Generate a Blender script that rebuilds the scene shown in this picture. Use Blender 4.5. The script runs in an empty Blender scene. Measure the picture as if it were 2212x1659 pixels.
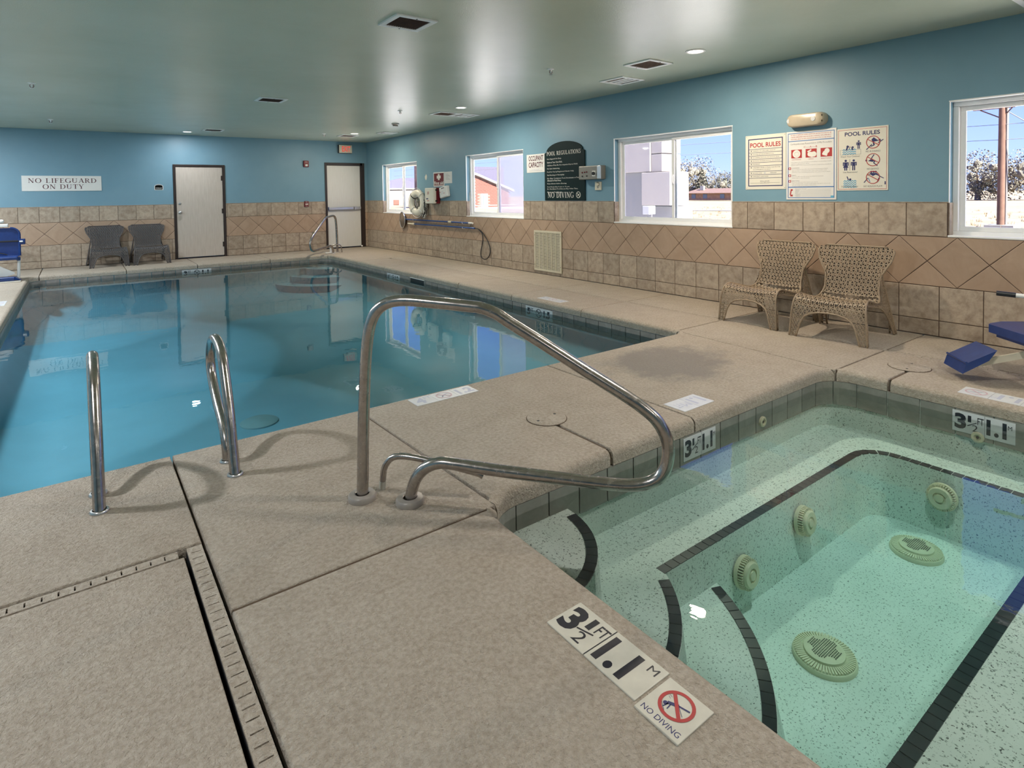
import bpy, bmesh, math, random
from math import sin, cos, pi, radians as rad, hypot, atan2
from mathutils import Vector, Matrix

random.seed(7)
SC = bpy.context.scene
COL = SC.collection

# ------------------------------------------------------------------ camera
XW, YB, CEIL, CAMH = 6.196, 14.789, 2.74, 1.3431
XL, YN = -3.4, -4.6                       # unseen left and near walls
F_PX, CY_PX = 1270.75, 459.3
yaw, pit, rol = 0.63734, 0.032354, -0.01434
fwd = Vector((sin(yaw) * cos(pit), cos(yaw) * cos(pit), -sin(pit)))
r0 = Vector((cos(yaw), -sin(yaw), 0)); u0 = r0.cross(fwd)
rt = r0 * cos(rol) + u0 * sin(rol); up = -r0 * sin(rol) + u0 * cos(rol)
cam_d = bpy.data.cameras.new('camera'); cam = bpy.data.objects.new('camera', cam_d); COL.objects.link(cam)
cam.matrix_world = Matrix(((rt.x, up.x, -fwd.x, 0), (rt.y, up.y, -fwd.y, 0), (rt.z, up.z, -fwd.z, CAMH), (0, 0, 0, 1)))
cam_d.sensor_fit = 'HORIZONTAL'; cam_d.sensor_width = 36.0
cam_d.lens = 36.0 * F_PX / 2212.0
cam_d.shift_y = (CY_PX - 829.5) / 2212.0
cam_d.clip_start = 0.02; cam_d.clip_end = 2000
SC.camera = cam

# ------------------------------------------------------------------ world, sun, exposure
W = bpy.data.worlds.new('sky'); SC.world = W; W.use_nodes = True
wn = W.node_tree; wn.nodes.clear()
geo = wn.nodes.new('ShaderNodeTexCoord'); sep = wn.nodes.new('ShaderNodeSeparateXYZ'); wn.links.new(geo.outputs['Generated'], sep.inputs[0])
skr = wn.nodes.new('ShaderNodeValToRGB'); wn.links.new(sep.outputs[2], skr.inputs[0])       # clear sky: pale at the horizon, deeper blue above
se = skr.color_ramp.elements
for p_ in (.06, .16, .35): se.new(p_)
for e_, (p_, c_) in zip(se, ((0.0, (.74, .92, 1.45, 1)), (.05, (.60, .82, 1.6, 1)), (.15, (.40, .60, 1.7, 1)), (.35, (.26, .42, 1.6, 1)), (1.0, (.15, .30, 1.3, 1)))): e_.position = p_; e_.color = c_
bg = wn.nodes.new('ShaderNodeBackground'); bg.inputs['Strength'].default_value = 1.05
wo = wn.nodes.new('ShaderNodeOutputWorld')
wn.links.new(skr.outputs[0], bg.inputs[0]); wn.links.new(bg.outputs[0], wo.inputs[0])
sd = bpy.data.lights.new('sun', 'SUN'); sd.energy = 31.0; sd.angle = 0.01; sd.color = (1, .95, .86)
sun = bpy.data.objects.new('sun', sd); COL.objects.link(sun)
sun.rotation_euler = Vector((0.06, 0.76, -0.64)).to_track_quat('-Z', 'Y').to_euler()
SC.view_settings.view_transform = 'Standard'; SC.view_settings.look = 'None'
SC.view_settings.exposure = 0.0; SC.view_settings.gamma = 1.0; SC.view_settings.use_curve_mapping = False
cy = SC.cycles
cy.use_denoising = True; cy.use_adaptive_sampling = True; cy.adaptive_threshold = .02; cy.max_bounces = 9; cy.diffuse_bounces = 5; cy.glossy_bounces = 4
cy.transmission_bounces = 8; cy.transparent_max_bounces = 16; cy.caustics_reflective = False; cy.caustics_refractive = False
cy.sample_clamp_indirect = 6.0
LAMP_W = 42.0
# ceiling lamps: (x, y, watts, colour); the first four are seen, the others are unseen, added to fill the room with light
LAMPS = [(5.02, 3.66, 1.25, (1, .84, .66)), (5.02, 8.12, 1.25, (1, .90, .76)), (5.06, 12.72, 1.1, (1, .86, .66)), (1.92, 14.0, .5, (.93, .96, 1)),
         (5.02, -0.8, 1.0, (1, .92, .82)), (3.0, 0.9, 1.0, (1, .95, .88)), (2.4, -2.6, .5, (1, .94, .88)), (-0.6, -2.4, .45, (1, .95, .9)),
         (-1.6, 1.2, .9, (.97, .97, 1)), (-1.6, 5.0, 2.8, (.93, .96, 1)), (-1.7, 8.8, 3.2, (.9, .95, 1)), (-2.0, 12.6, 3.0, (.88, .94, 1))]

# ------------------------------------------------------------------ small helpers
def lin(r, g, b):
    f = lambda c: (c / 255 / 12.92) if c / 255 <= .04045 else ((c / 255 + .055) / 1.055) ** 2.4
    return (f(r), f(g), f(b), 1)

def mesh_obj(name, verts, faces, m=None, parent=None, smooth=False):
    me = bpy.data.meshes.new(name); me.from_pydata([tuple(v) for v in verts], [], faces)
    if smooth:
        me.polygons.foreach_set('use_smooth', [True] * len(me.polygons))
    me.update()
    o = bpy.data.objects.new(name, me); COL.objects.link(o)
    if m: me.materials.append(m)
    if parent: o.parent = parent
    return o

class MB:
    """collects shapes into one mesh"""
    def __init__(s): s.v = []; s.f = []; s.sm = []
    def add(s, vs, fs, smooth=False):
        n = len(s.v); s.v += [Vector(v) for v in vs]
        s.f += [tuple(i + n for i in f) for f in fs]; s.sm += [smooth] * len(fs); return s
    def box(s, a, b, bev=0.0, M=None):
        x0, y0, z0 = a; x1, y1, z1 = b
        if x1 < x0: x0, x1 = x1, x0
        if y1 < y0: y0, y1 = y1, y0
        if z1 < z0: z0, z1 = z1, z0
        if bev <= 0:
            vs = [(x, y, z) for z in (z0, z1) for y in (y0, y1) for x in (x0, x1)]
            fs = [(0, 2, 3, 1), (4, 5, 7, 6), (0, 1, 5, 4), (2, 6, 7, 3), (0, 4, 6, 2), (1, 3, 7, 5)]
        else:
            bev = min(bev, .45 * min(x1 - x0, y1 - y0, z1 - z0))
            bm = bmesh.new(); bmesh.ops.create_cube(bm, size=1)
            for v in bm.verts: v.co = Vector(((x0 + x1) / 2 + v.co.x * (x1 - x0), (y0 + y1) / 2 + v.co.y * (y1 - y0), (z0 + z1) / 2 + v.co.z * (z1 - z0)))
            bmesh.ops.bevel(bm, geom=bm.edges[:], offset=bev, segments=2, affect='EDGES', profile=.5)
            bm.verts.index_update(); vs = [v.co.copy() for v in bm.verts]; fs = [tuple(v.index for v in f.verts) for f in bm.faces]; bm.free()
        if M: vs = [M @ Vector(v) for v in vs]
        return s.add(vs, fs)
    def tube(s, pts, r, seg=12, cap=True, closed=False, r1=None):
        P = [Vector(p) for p in pts]; n = len(P)
        T = []
        for i in range(n):
            a = P[(i - 1) % n] if (closed or i > 0) else P[0]; b = P[(i + 1) % n] if (closed or i < n - 1) else P[-1]
            T.append((b - a).normalized())
        ref = Vector((0, 0, 1)) if abs(T[0].z) < .9 else Vector((1, 0, 0))
        N = (ref - T[0] * ref.dot(T[0])).normalized(); vs = []; fs = []
        for i in range(n):
            N = (N - T[i] * N.dot(T[i]))
            N = N.normalized() if N.length > 1e-6 else T[i].orthogonal().normalized()
            B = T[i].cross(N); rr = r if r1 is None else r + (r1 - r) * i / (n - 1)
            for k in range(seg):
                a = 2 * pi * k / seg; vs.append(P[i] + (N * cos(a) + B * sin(a)) * rr)
        m = n if closed else n - 1
        for i in range(m):
            for k in range(seg):
                j = (i + 1) % n; k2 = (k + 1) % seg
                fs.append((i * seg + k, i * seg + k2, j * seg + k2, j * seg + k))
        if cap and not closed:
            fs.append(tuple(range(seg - 1, -1, -1))); fs.append(tuple(range((n - 1) * seg, n * seg)))
        return s.add(vs, fs, True)
    def lathe(s, prof, c=(0, 0, 0), seg=32, M=None, cap=True):
        """profile of (radius, height) about +Z at c"""
        vs = []; fs = []; n = len(prof)
        for (r, h) in prof:
            for k in range(seg):
                a = 2 * pi * k / seg; vs.append(Vector((r * cos(a), r * sin(a), h)))
        for i in range(n - 1):
            for k in range(seg):
                k2 = (k + 1) % seg; fs.append((i * seg + k, i * seg + k2, (i + 1) * seg + k2, (i + 1) * seg + k))
        if cap:
            if prof[0][0] > 1e-6: fs.append(tuple(range(seg - 1, -1, -1)))
            if prof[-1][0] > 1e-6: fs.append(tuple(range((n - 1) * seg, n * seg)))
        if M: vs = [M @ v for v in vs]
        return s.add([v + Vector(c) for v in vs], fs, True)
    def prism(s, poly, a, b, M=None):
        """2D polygon extruded in z from a to b"""
        n = len(poly); vs = [Vector((x, y, a)) for x, y in poly] + [Vector((x, y, b)) for x, y in poly]
        if M: vs = [M @ v for v in vs]
        fs = [tuple(range(n - 1, -1, -1)), tuple(range(n, 2 * n))] + [(i, (i + 1) % n, (i + 1) % n + n, i + n) for i in range(n)]
        return s.add(vs, fs)
    def build(s, name, m=None, parent=None, autos=True):
        o = mesh_obj(name, s.v, s.f, m, parent)
        if any(s.sm):
            o.data.polygons.foreach_set('use_smooth', s.sm)
            if autos:
                try: o.data.set_sharp_from_angle(angle=rad(40))
                except Exception: pass
        return o

def empty(name, loc=(0, 0, 0), rz=0, parent=None):
    o = bpy.data.objects.new(name, None); COL.objects.link(o); o.location = loc; o.rotation_euler = (0, 0, rz)
    o.empty_display_size = .1
    if parent: o.parent = parent
    return o
def tag(o, label=None, cat=None, group=None, kind=None):
    if label: o['label'] = label
    if cat: o['category'] = cat
    if group: o['group'] = group
    if kind: o['kind'] = kind
    return o
def thing(name, label, cat, loc=(0, 0, 0), rz=0, group=None):
    return tag(empty(name, loc, rz), label, cat, group)
def copy_tree(o, parent=None):
    c = o.copy(); COL.objects.link(c)
    if parent: c.parent = parent
    for ch in list(o.children): copy_tree(ch, c)
    return c
def smooth_path(pts, n=6, closed=False):
    P = [Vector(p) for p in pts]; out = []; m = len(P)
    rng = m if closed else m - 1
    for i in range(rng):
        p1 = P[i]; p2 = P[(i + 1) % m]
        p0 = P[(i - 1) % m] if (closed or i > 0) else p1 * 2 - p2
        p3 = P[(i + 2) % m] if (closed or i < m - 2) else p2 * 2 - p1
        for k in range(n):
            t = k / n
            out.append(.5 * ((2 * p1) + (p2 - p0) * t + (2 * p0 - 5 * p1 + 4 * p2 - p3) * t * t + (3 * p1 - p0 - 3 * p2 + p3) * t ** 3))
    if not closed: out.append(P[-1])
    return out
def arc(cx, cy_, r, a0, a1, n=8):
    return [(cx + r * cos(rad(a0 + (a1 - a0) * i / n)), cy_ + r * sin(rad(a0 + (a1 - a0) * i / n))) for i in range(n + 1)]

# ------------------------------------------------------------------ materials
class NT:
    def __init__(s, name):
        s.m = bpy.data.materials.new(name); s.m.use_nodes = True; s.t = s.m.node_tree; s.t.nodes.clear()
        s.out = s.n('ShaderNodeOutputMaterial')
    def n(s, typ, **kw):
        nd = s.t.nodes.new(typ)
        for k, v in kw.items(): setattr(nd, k, v)
        return nd
    def l(s, a, b): s.t.links.new(a, b)
    def pos(s, scale=(1, 1, 1), kind='Object', rnd=0.0):
        tc = s.n('ShaderNodeTexCoord'); mp = s.n('ShaderNodeMapping'); mp.inputs['Scale'].default_value = scale
        s.l(tc.outputs[kind], mp.inputs['Vector'])
        if rnd:
            oi = s.n('ShaderNodeObjectInfo'); mu = s.n('ShaderNodeMath', operation='MULTIPLY'); mu.inputs[1].default_value = rnd
            s.l(oi.outputs['Random'], mu.inputs[0]); s.l(mu.outputs[0], mp.inputs['Location'])
        return mp.outputs[0]
    def noise(s, vec, scale, detail=3, rough=.55, dist=0.0):
        nz = s.n('ShaderNodeTexNoise'); nz.inputs['Scale'].default_value = scale; nz.inputs['Detail'].default_value = detail
        nz.inputs['Roughness'].default_value = rough; nz.inputs['Distortion'].default_value = dist
        s.l(vec, nz.inputs['Vector']); return nz.outputs[0]
    def ramp(s, fac, stops):
        cr = s.n('ShaderNodeValToRGB'); e = cr.color_ramp.elements
        while len(e) < len(stops): e.new(.5)
        for i, (p, c) in enumerate(stops): e[i].position = p; e[i].color = c
        s.l(fac, cr.inputs[0]); return cr.outputs[0]
    def mix(s, fac, a, b, mode='MIX'):
        mx = s.n('ShaderNodeMix', data_type='RGBA', blend_type=mode)
        for sock, v in ((mx.inputs[0], fac), (mx.inputs[6], a), (mx.inputs[7], b)):
            if hasattr(v, 'is_output'): s.l(v, sock)
            else: sock.default_value = v
        return mx.outputs[2]
    def bump(s, h, strength=.3, dist=.01, normal=None):
        b = s.n('ShaderNodeBump'); b.inputs['Strength'].default_value = strength; b.inputs['Distance'].default_value = dist
        s.l(h, b.inputs['Height'])
        if normal: s.l(normal, b.inputs['Normal'])
        return b.outputs[0]
    def pbr(s, color, rough=.5, metal=0.0, normal=None, spec=.5, emis=None, es=0.0, coat=0.0):
        p = s.n('ShaderNodeBsdfPrincipled')
        for key, v in (('Base Color', color), ('Roughness', rough), ('Metallic', metal), ('Specular IOR Level', spec)):
            if hasattr(v, 'is_output'): s.l(v, p.inputs[key])
            else: p.inputs[key].default_value = v
        if coat: p.inputs['Coat Weight'].default_value = coat
        if emis: p.inputs['Emission Color'].default_value = emis; p.inputs['Emission Strength'].default_value = es
        if normal: s.l(normal, p.inputs['Normal'])
        s.l(p.outputs[0], s.out.inputs[0]); return p

def plain(name, c, rough=.5, metal=0.0, spec=.5, var=.06, scale=9, bump=0.0, bscale=60, emis=None, es=0.0, rnd=0.0):
    t = NT(name); v = t.pos(rnd=rnd)
    nz = t.noise(v, scale, 4)
    col = t.ramp(nz, [(.3, tuple(x * (1 - var) for x in c[:3]) + (1,)), (.7, tuple(min(1, x * (1 + var)) for x in c[:3]) + (1,))])
    nm = t.bump(t.noise(v, bscale, 3), bump, .004) if bump else None
    t.pbr(col, rough, metal, nm, spec, emis, es); return t.m

MAT = {}
def wall_paint():
    t = NT('wall_paint'); v = t.pos()
    col = t.ramp(t.noise(v, 1.1, 4, .6), [(.3, (.165, .31, .40, 1)), (.7, (.195, .345, .435, 1))])
    nm = t.bump(t.noise(v, 170, 2), .25, .003)
    t.pbr(col, .42, 0, nm, .45); return t.m
MAT['wall'] = wall_paint()
def ceil_paint():
    t = NT('ceiling_paint'); v = t.pos()
    col = t.ramp(t.noise(v, .8, 4, .6), [(.3, (.54, .585, .46, 1)), (.7, (.61, .655, .53, 1))])
    h = t.noise(v, 120, 2, .6); h2 = t.noise(v, 2.2, 2)
    nm = t.bump(h, .4, .003); nm = t.bump(h2, .05, .03, nm)
    t.pbr(col, .27, 0, nm, 1.0); return t.m
MAT['ceiling'] = ceil_paint()
def deck():
    t = NT('deck_concrete'); v = t.pos()
    big = t.noise(v, .9, 5, .6); mid = t.noise(v, 6, 4, .65); fine = t.noise(v, 55, 3, .6)
    c = t.ramp(big, [(.28, (.41, .335, .25, 1)), (.5, (.475, .405, .32, 1)), (.74, (.53, .475, .395, 1))])
    c = t.mix(.5, c, t.ramp(mid, [(.3, (.39, .31, .225, 1)), (.7, (.59, .51, .41, 1))]))
    c = t.mix(.35, c, t.ramp(fine, [(.36, (.30, .24, .19, 1)), (.62, (.62, .56, .49, 1))]))
    # worn grey patch between the pool and the spa (a stain with its own outline)
    mp = t.n('ShaderNodeMapping'); mp.inputs['Location'].default_value = (-3.72 / .62, -2.95 / .52, 0); mp.inputs['Scale'].default_value = (1 / .62, 1 / .52, 0)
    t.l(v, mp.inputs['Vector'])
    ln = t.n('ShaderNodeVectorMath', operation='LENGTH'); t.l(mp.outputs[0], ln.inputs[0])
    ad = t.n('ShaderNodeMath', operation='ADD'); t.l(ln.outputs['Value'], ad.inputs[0])
    sb = t.n('ShaderNodeMath', operation='MULTIPLY_ADD'); t.l(t.noise(v, 4.5, 5, .7), sb.inputs[0]); sb.inputs[1].default_value = 1.5; sb.inputs[2].default_value = -.75
    t.l(sb.outputs[0], ad.inputs[1])
    msk = t.ramp(ad.outputs[0], [(.55, (.75, .75, .75, 1)), (1.0, (0, 0, 0, 1))])
    c = t.mix(msk, c, (.25, .225, .205, 1))
    bl = t.n('ShaderNodeTexVoronoi', feature='SMOOTH_F1'); bl.inputs['Scale'].default_value = 75; t.l(v, bl.inputs['Vector'])
    h1 = t.noise(v, 105, 4, .6, .2); h2 = t.noise(v, 22, 2)
    nm = t.bump(h1, 1.0, .014); nm = t.bump(bl.outputs[0], .35, .005, nm); nm = t.bump(h2, .25, .012, nm)
    t.pbr(c, .72, 0, nm, .35); return t.m
MAT['deck'] = deck()
def stone(name, stops, scale, bumpy=.3, vein=False, var=(.90, 1.10)):
    t = NT(name); v = t.pos(rnd=37.0)
    n1 = t.noise(v, scale, 7, .68, 1.2); n2 = t.noise(v, scale * 3.5, 5, .7)
    c = t.ramp(n1, stops)
    c = t.mix(.45, c, t.ramp(n2, [(.32, (.16, .12, .09, 1)), (.52, (.40, .33, .26, 1)), (.72, (.56, .48, .38, 1))]) if vein else c)
    oi = t.n('ShaderNodeObjectInfo'); hs = t.n('ShaderNodeHueSaturation'); hs.inputs['Saturation'].default_value = 1.0
    mr = t.n('ShaderNodeMapRange'); mr.inputs[3].default_value = var[0]; mr.inputs[4].default_value = var[1]
    t.l(oi.outputs['Random'], mr.inputs[0]); t.l(mr.outputs[0], hs.inputs['Value']); t.l(c, hs.inputs['Color'])
    nm = t.bump(n2, bumpy, .006)
    t.pbr(hs.outputs[0], .42, 0, nm, .45); return t.m
MAT['tile'] = stone('stone_tile', [(.25, (.22, .155, .105, 1)), (.45, (.38, .29, .21, 1)), (.62, (.48, .385, .29, 1)), (.8, (.57, .485, .385, 1))], 4.0, .35, True)
MAT['diamond'] = stone('diamond_tile', [(.3, (.37, .255, .175, 1)), (.7, (.46, .33, .235, 1))], 3.0, .12, False, (.95, 1.05))
MAT['grout'] = plain('grout', (.075, .045, .032, 1), .85)
MAT['sealant'] = plain('joint_sealant', (.10, .065, .04, 1), .9)
MAT['pool_tile'] = stone('pool_band_tile', [(.3, (.20, .18, .16, 1)), (.7, (.33, .29, .26, 1))], 8.0, .1)
MAT['pool_tile_grout'] = plain('pool_grout', (.55, .58, .56, 1), .7)
MAT['spa_tile'] = stone('spa_band_tile', [(.3, (.19, .19, .165, 1)), (.7, (.28, .275, .24, 1))], 6.0, .08)
MAT['black_tile'] = plain('black_tile', (.016, .016, .022, 1), .3, rnd=9)
def plaster():
    t = NT('spa_plaster'); v = t.pos()
    c = t.ramp(t.noise(v, 3, 4), [(.3, (.62, .68, .62, 1)), (.7, (.74, .78, .72, 1))])
    sp = t.ramp(t.noise(v, 120, 2, .5), [(.325, (0, 0, 0, 1)), (.36, (1, 1, 1, 1))])
    sp2 = t.ramp(t.noise(v, 70, 3, .6), [(.32, (.38, .42, .40, 1)), (.42, (1, 1, 1, 1))])
    c = t.mix(1.0, c, sp2, 'MULTIPLY'); c = t.mix(1.0, c, t.mix(.85, (1, 1, 1, 1), sp), 'MULTIPLY')
    t.pbr(c, .6); return t.m
MAT['plaster'] = plaster()
MAT['pool_plaster'] = plain('pool_plaster', (.16, .46, .60, 1), .6, var=.05, scale=2)
def water(name, dens, colr, bumps):
    t = NT(name); v = t.pos()
    nm = None
    for sc_, st, ds in bumps: nm = t.bump(t.noise(v, sc_, 2, .5, .4), st, ds, nm)
    fr = t.n('ShaderNodeFresnel'); fr.inputs['IOR'].default_value = 1.33; t.l(nm, fr.inputs['Normal'])
    tr = t.n('ShaderNodeBsdfTransparent'); gl = t.n('ShaderNodeBsdfGlossy'); gl.inputs['Roughness'].default_value = 0.0; t.l(nm, gl.inputs['Normal'])
    mx = t.n('ShaderNodeMixShader'); t.l(fr.outputs[0], mx.inputs[0]); t.l(tr.outputs[0], mx.inputs[1]); t.l(gl.outputs[0], mx.inputs[2])
    t.l(mx.outputs[0], t.out.inputs[0])
    va = t.n('ShaderNodeVolumeAbsorption'); va.inputs['Color'].default_value = colr; va.inputs['Density'].default_value = dens
    t.l(va.outputs[0], t.out.inputs[1]); return t.m
MAT['pool_water'] = water('pool_water', .12, (.09, .76, .93, 1), [(1.6, .10, .02), (8, .06, .006)])
MAT['spa_water'] = water('spa_water', .45, (.30, .92, .90, 1), [(3, .05, .02), (14, .05, .005)])
def steel():
    t = NT('stainless_steel'); v = t.pos(scale=(1, 1, 1))
    c = t.ramp(t.noise(v, 25, 5, .7), [(.3, (.36, .33, .31, 1)), (.7, (.50, .47, .45, 1))])
    r = t.ramp(t.noise(v, 40, 4), [(.3, (.16, .16, .16, 1)), (.7, (.30, .30, .30, 1))])
    t.pbr(c, r, 1.0); return t.m
MAT['steel'] = steel()
MAT['white'] = plain('white_vinyl', (.88, .88, .87, 1), .4, var=.02)
MAT['ivory'] = plain('ivory_plastic', (.68, .63, .50, 1), .45, var=.03)
MAT['cream'] = plain('cream_fitting', (.66, .62, .44, 1), .45, var=.03)
MAT['black'] = plain('black_plastic', (.012, .012, .014, 1), .45)
MAT['bronze'] = plain('door_frame_paint', (.028, .018, .016, 1), .38)
def door_mat(name, a, b):
    t = NT(name); v = t.pos(scale=(14, 14, 1.2))
    c = t.ramp(t.noise(v, 3, 5, .6), [(.3, a), (.7, b)])
    t.pbr(c, .45, 0, t.bump(t.noise(v, 8, 3), .08, .004), .4); return t.m
MAT['door1'] = door_mat('door_wood_beige', (.49, .43, .37, 1), (.58, .52, .46, 1))
MAT['door2'] = door_mat('door_pale', (.66, .64, .60, 1), (.70, .69, .66, 1))
MAT['silver'] = plain('brushed_aluminium', (.60, .60, .60, 1), .3, 1.0)
MAT['sign_white'] = plain('sign_white', (.76, .75, .72, 1), .4, var=.01)
MAT['sign_cream'] = plain('sign_cream', (.75, .72, .62, 1), .4, var=.01)
MAT['sign_green'] = plain('sign_dark_green', (.006, .020, .022, 1), .6, 0, .15)
MAT['ink_maroon'] = plain('ink_maroon', (.085, .012, .018, 1), .5)
MAT['ink_white'] = plain('ink_white', (.80, .78, .72, 1), .5)
MAT['ink_red'] = plain('ink_red', (.42, .03, .03, 1), .5)
MAT['ink_navy'] = plain('ink_navy', (.018, .022, .115, 1), .5)
MAT['ink_blue'] = plain('ink_blue', (.07, .19, .46, 1), .5)
MAT['ink_cyan'] = plain('ink_cyan', (.13, .42, .62, 1), .5)
MAT['ink_grey'] = plain('ink_grey', (.14, .14, .16, 1), .5)
MAT['ink_pale'] = plain('ink_faded_blue', (.46, .48, .58, 1), .5)
MAT['ink_palered'] = plain('ink_faded_red', (.58, .42, .46, 1), .5)
MAT['ink_black'] = plain('ink_black', (.013, .013, .022, 1), .4, var=.3, scale=60)
MAT['marker'] = plain('marker_tile', (.58, .55, .47, 1), .4, var=.08, scale=14)
MAT['marker_pale'] = plain('marker_tile_pale', (.62, .63, .64, 1), .4, var=.06, scale=14)
MAT['red_plastic'] = plain('red_plastic', (.16, .012, .018, 1), .35)
MAT['blue_plastic'] = plain('blue_plastic', (.012, .04, .17, 1), .25, var=.08, scale=25)
MAT['blue_pole'] = plain('blue_anodised', (.03, .10, .33, 1), .3, .6)
MAT['chair'] = plain('wicker_strand', (.30, .225, .15, 1), .42, var=.25, scale=120, rnd=5)
MAT['chair_dark'] = plain('wicker_strand_charcoal', (.085, .078, .078, 1), .42, var=.25, scale=120, rnd=5)
MAT['gap_shade'] = plain('gap_shade_strands', (.05, .038, .028, 1), .7)  # dark colour standing in for the shade in the holes of the weave
MAT['net'] = plain('net_mesh', (.16, .12, .09, 1), .8)
MAT['rope'] = None
def rope_mat():
    t = NT('rope'); v = t.pos(); w = t.n('ShaderNodeTexWave'); w.inputs['Scale'].default_value = 9; w.inputs['Distortion'].default_value = 6; t.l(v, w.inputs['Vector'])
    c = t.ramp(w.outputs[1], [(.45, (.02, .02, .02, 1)), (.55, (.72, .70, .65, 1))]); t.pbr(c, .8); return t.m
MAT['rope'] = rope_mat()
MAT['grille'] = plain('grille_cream', (.60, .55, .42, 1), .45)
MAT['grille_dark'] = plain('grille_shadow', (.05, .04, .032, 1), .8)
MAT['vent_dark'] = plain('vent_honeycomb', (.06, .03, .022, 1), .7, var=.5, scale=150)
MAT['vent_tan'] = plain('vent_tan', (.20, .125, .09, 1), .7, var=.3, scale=150)
MAT['timer'] = plain('timer_case', (.27, .255, .22, 1), .4, .3)
def emit(name, c, s):
    t = NT(name); e = t.n('ShaderNodeEmission'); e.inputs[0].default_value = c; e.inputs[1].default_value = s; t.l(e.outputs[0], t.out.inputs[0]); return t.m
def glass(name, tint, veil=0.0, veilc=(.7, .7, .72, 1)):
    t = NT(name)
    tr = t.n('ShaderNodeBsdfTransparent'); tr.inputs[0].default_value = tint
    gl = t.n('ShaderNodeBsdfGlossy'); gl.inputs['Roughness'].default_value = .02
    fr = t.n('ShaderNodeFresnel'); fr.inputs[0].default_value = 1.25
    mx = t.n('ShaderNodeMixShader'); t.l(fr.outputs[0], mx.inputs[0]); t.l(tr.outputs[0], mx.inputs[1]); t.l(gl.outputs[0], mx.inputs[2]); last = mx
    if veil:
        df = t.n('ShaderNodeBsdfDiffuse'); df.inputs[0].default_value = veilc; tl = t.n('ShaderNodeBsdfTranslucent'); tl.inputs[0].default_value = veilc
        ad = t.n('ShaderNodeMixShader'); ad.inputs[0].default_value = .6; t.l(df.outputs[0], ad.inputs[1]); t.l(tl.outputs[0], ad.inputs[2])
        m2 = t.n('ShaderNodeMixShader'); m2.inputs[0].default_value = veil; t.l(mx.outputs[0], m2.inputs[1]); t.l(ad.outputs[0], m2.inputs[2]); last = m2
    t.l(last.outputs[0], t.out.inputs[0]); return t.m
MAT['glass'] = glass('window_glass', (.96, .98, .98, 1))
MAT['screen'] = glass('insect_screen', (.74, .74, .78, 1), .26, (.32, .31, .31, 1))
MAT['haze_glass'] = glass('hazed_glass', (.8, .8, .84, 1), .62, (.48, .47, .52, 1))
# exterior
def field():
    t = NT('dry_grass_ground'); v = t.pos()
    c = t.ramp(t.noise(v, .35, 6, .7), [(.3, (.13, .085, .042, 1)), (.5, (.21, .16, .10, 1)), (.72, (.30, .26, .19, 1))])
    c = t.mix(.4, c, t.ramp(t.noise(v, 3.5, 4, .7), [(.35, (.13, .085, .045, 1)), (.65, (.36, .30, .20, 1))]))
    t.pbr(c, .9); return t.m
MAT['field'] = field()
MAT['brick'] = plain('brick', (.15, .055, .042, 1), .85, var=.25, scale=40, rnd=20)
MAT['mortar'] = plain('mortar', (.17, .11, .095, 1), .9)
MAT['roof'] = plain('roof_shingle', (.075, .07, .11, 1), .8, var=.15, scale=6)
MAT['roof_brown'] = plain('roof_brown', (.13, .08, .065, 1), .8, var=.15, scale=2)
MAT['stucco'] = plain('stucco', (.36, .32, .285, 1), .85, var=.04, scale=4)
MAT['stucco_grey'] = plain('stucco_grey', (.20, .195, .19, 1), .85, var=.04, scale=4)
MAT['trimwhite'] = plain('exterior_white', (.42, .42, .41, 1), .6, var=.02)
MAT['leaf'] = plain('tree_leaf', (.15, .135, .105, 1), .8, var=.4, scale=3)
MAT['leaf_dark'] = plain('tree_leaf_dark', (.085, .085, .062, 1), .8, var=.4, scale=3)
MAT['bark'] = plain('bark', (.22, .17, .13, 1), .9)
MAT['pole_wood'] = plain('pole_wood', (.12, .065, .045, 1), .9, var=.2, scale=3)
MAT['concrete_ext'] = plain('exterior_concrete', (.30, .29, .27, 1), .85)
MAT['window_dark'] = plain('far_window', (.10, .14, .2, 1), .2)

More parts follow.
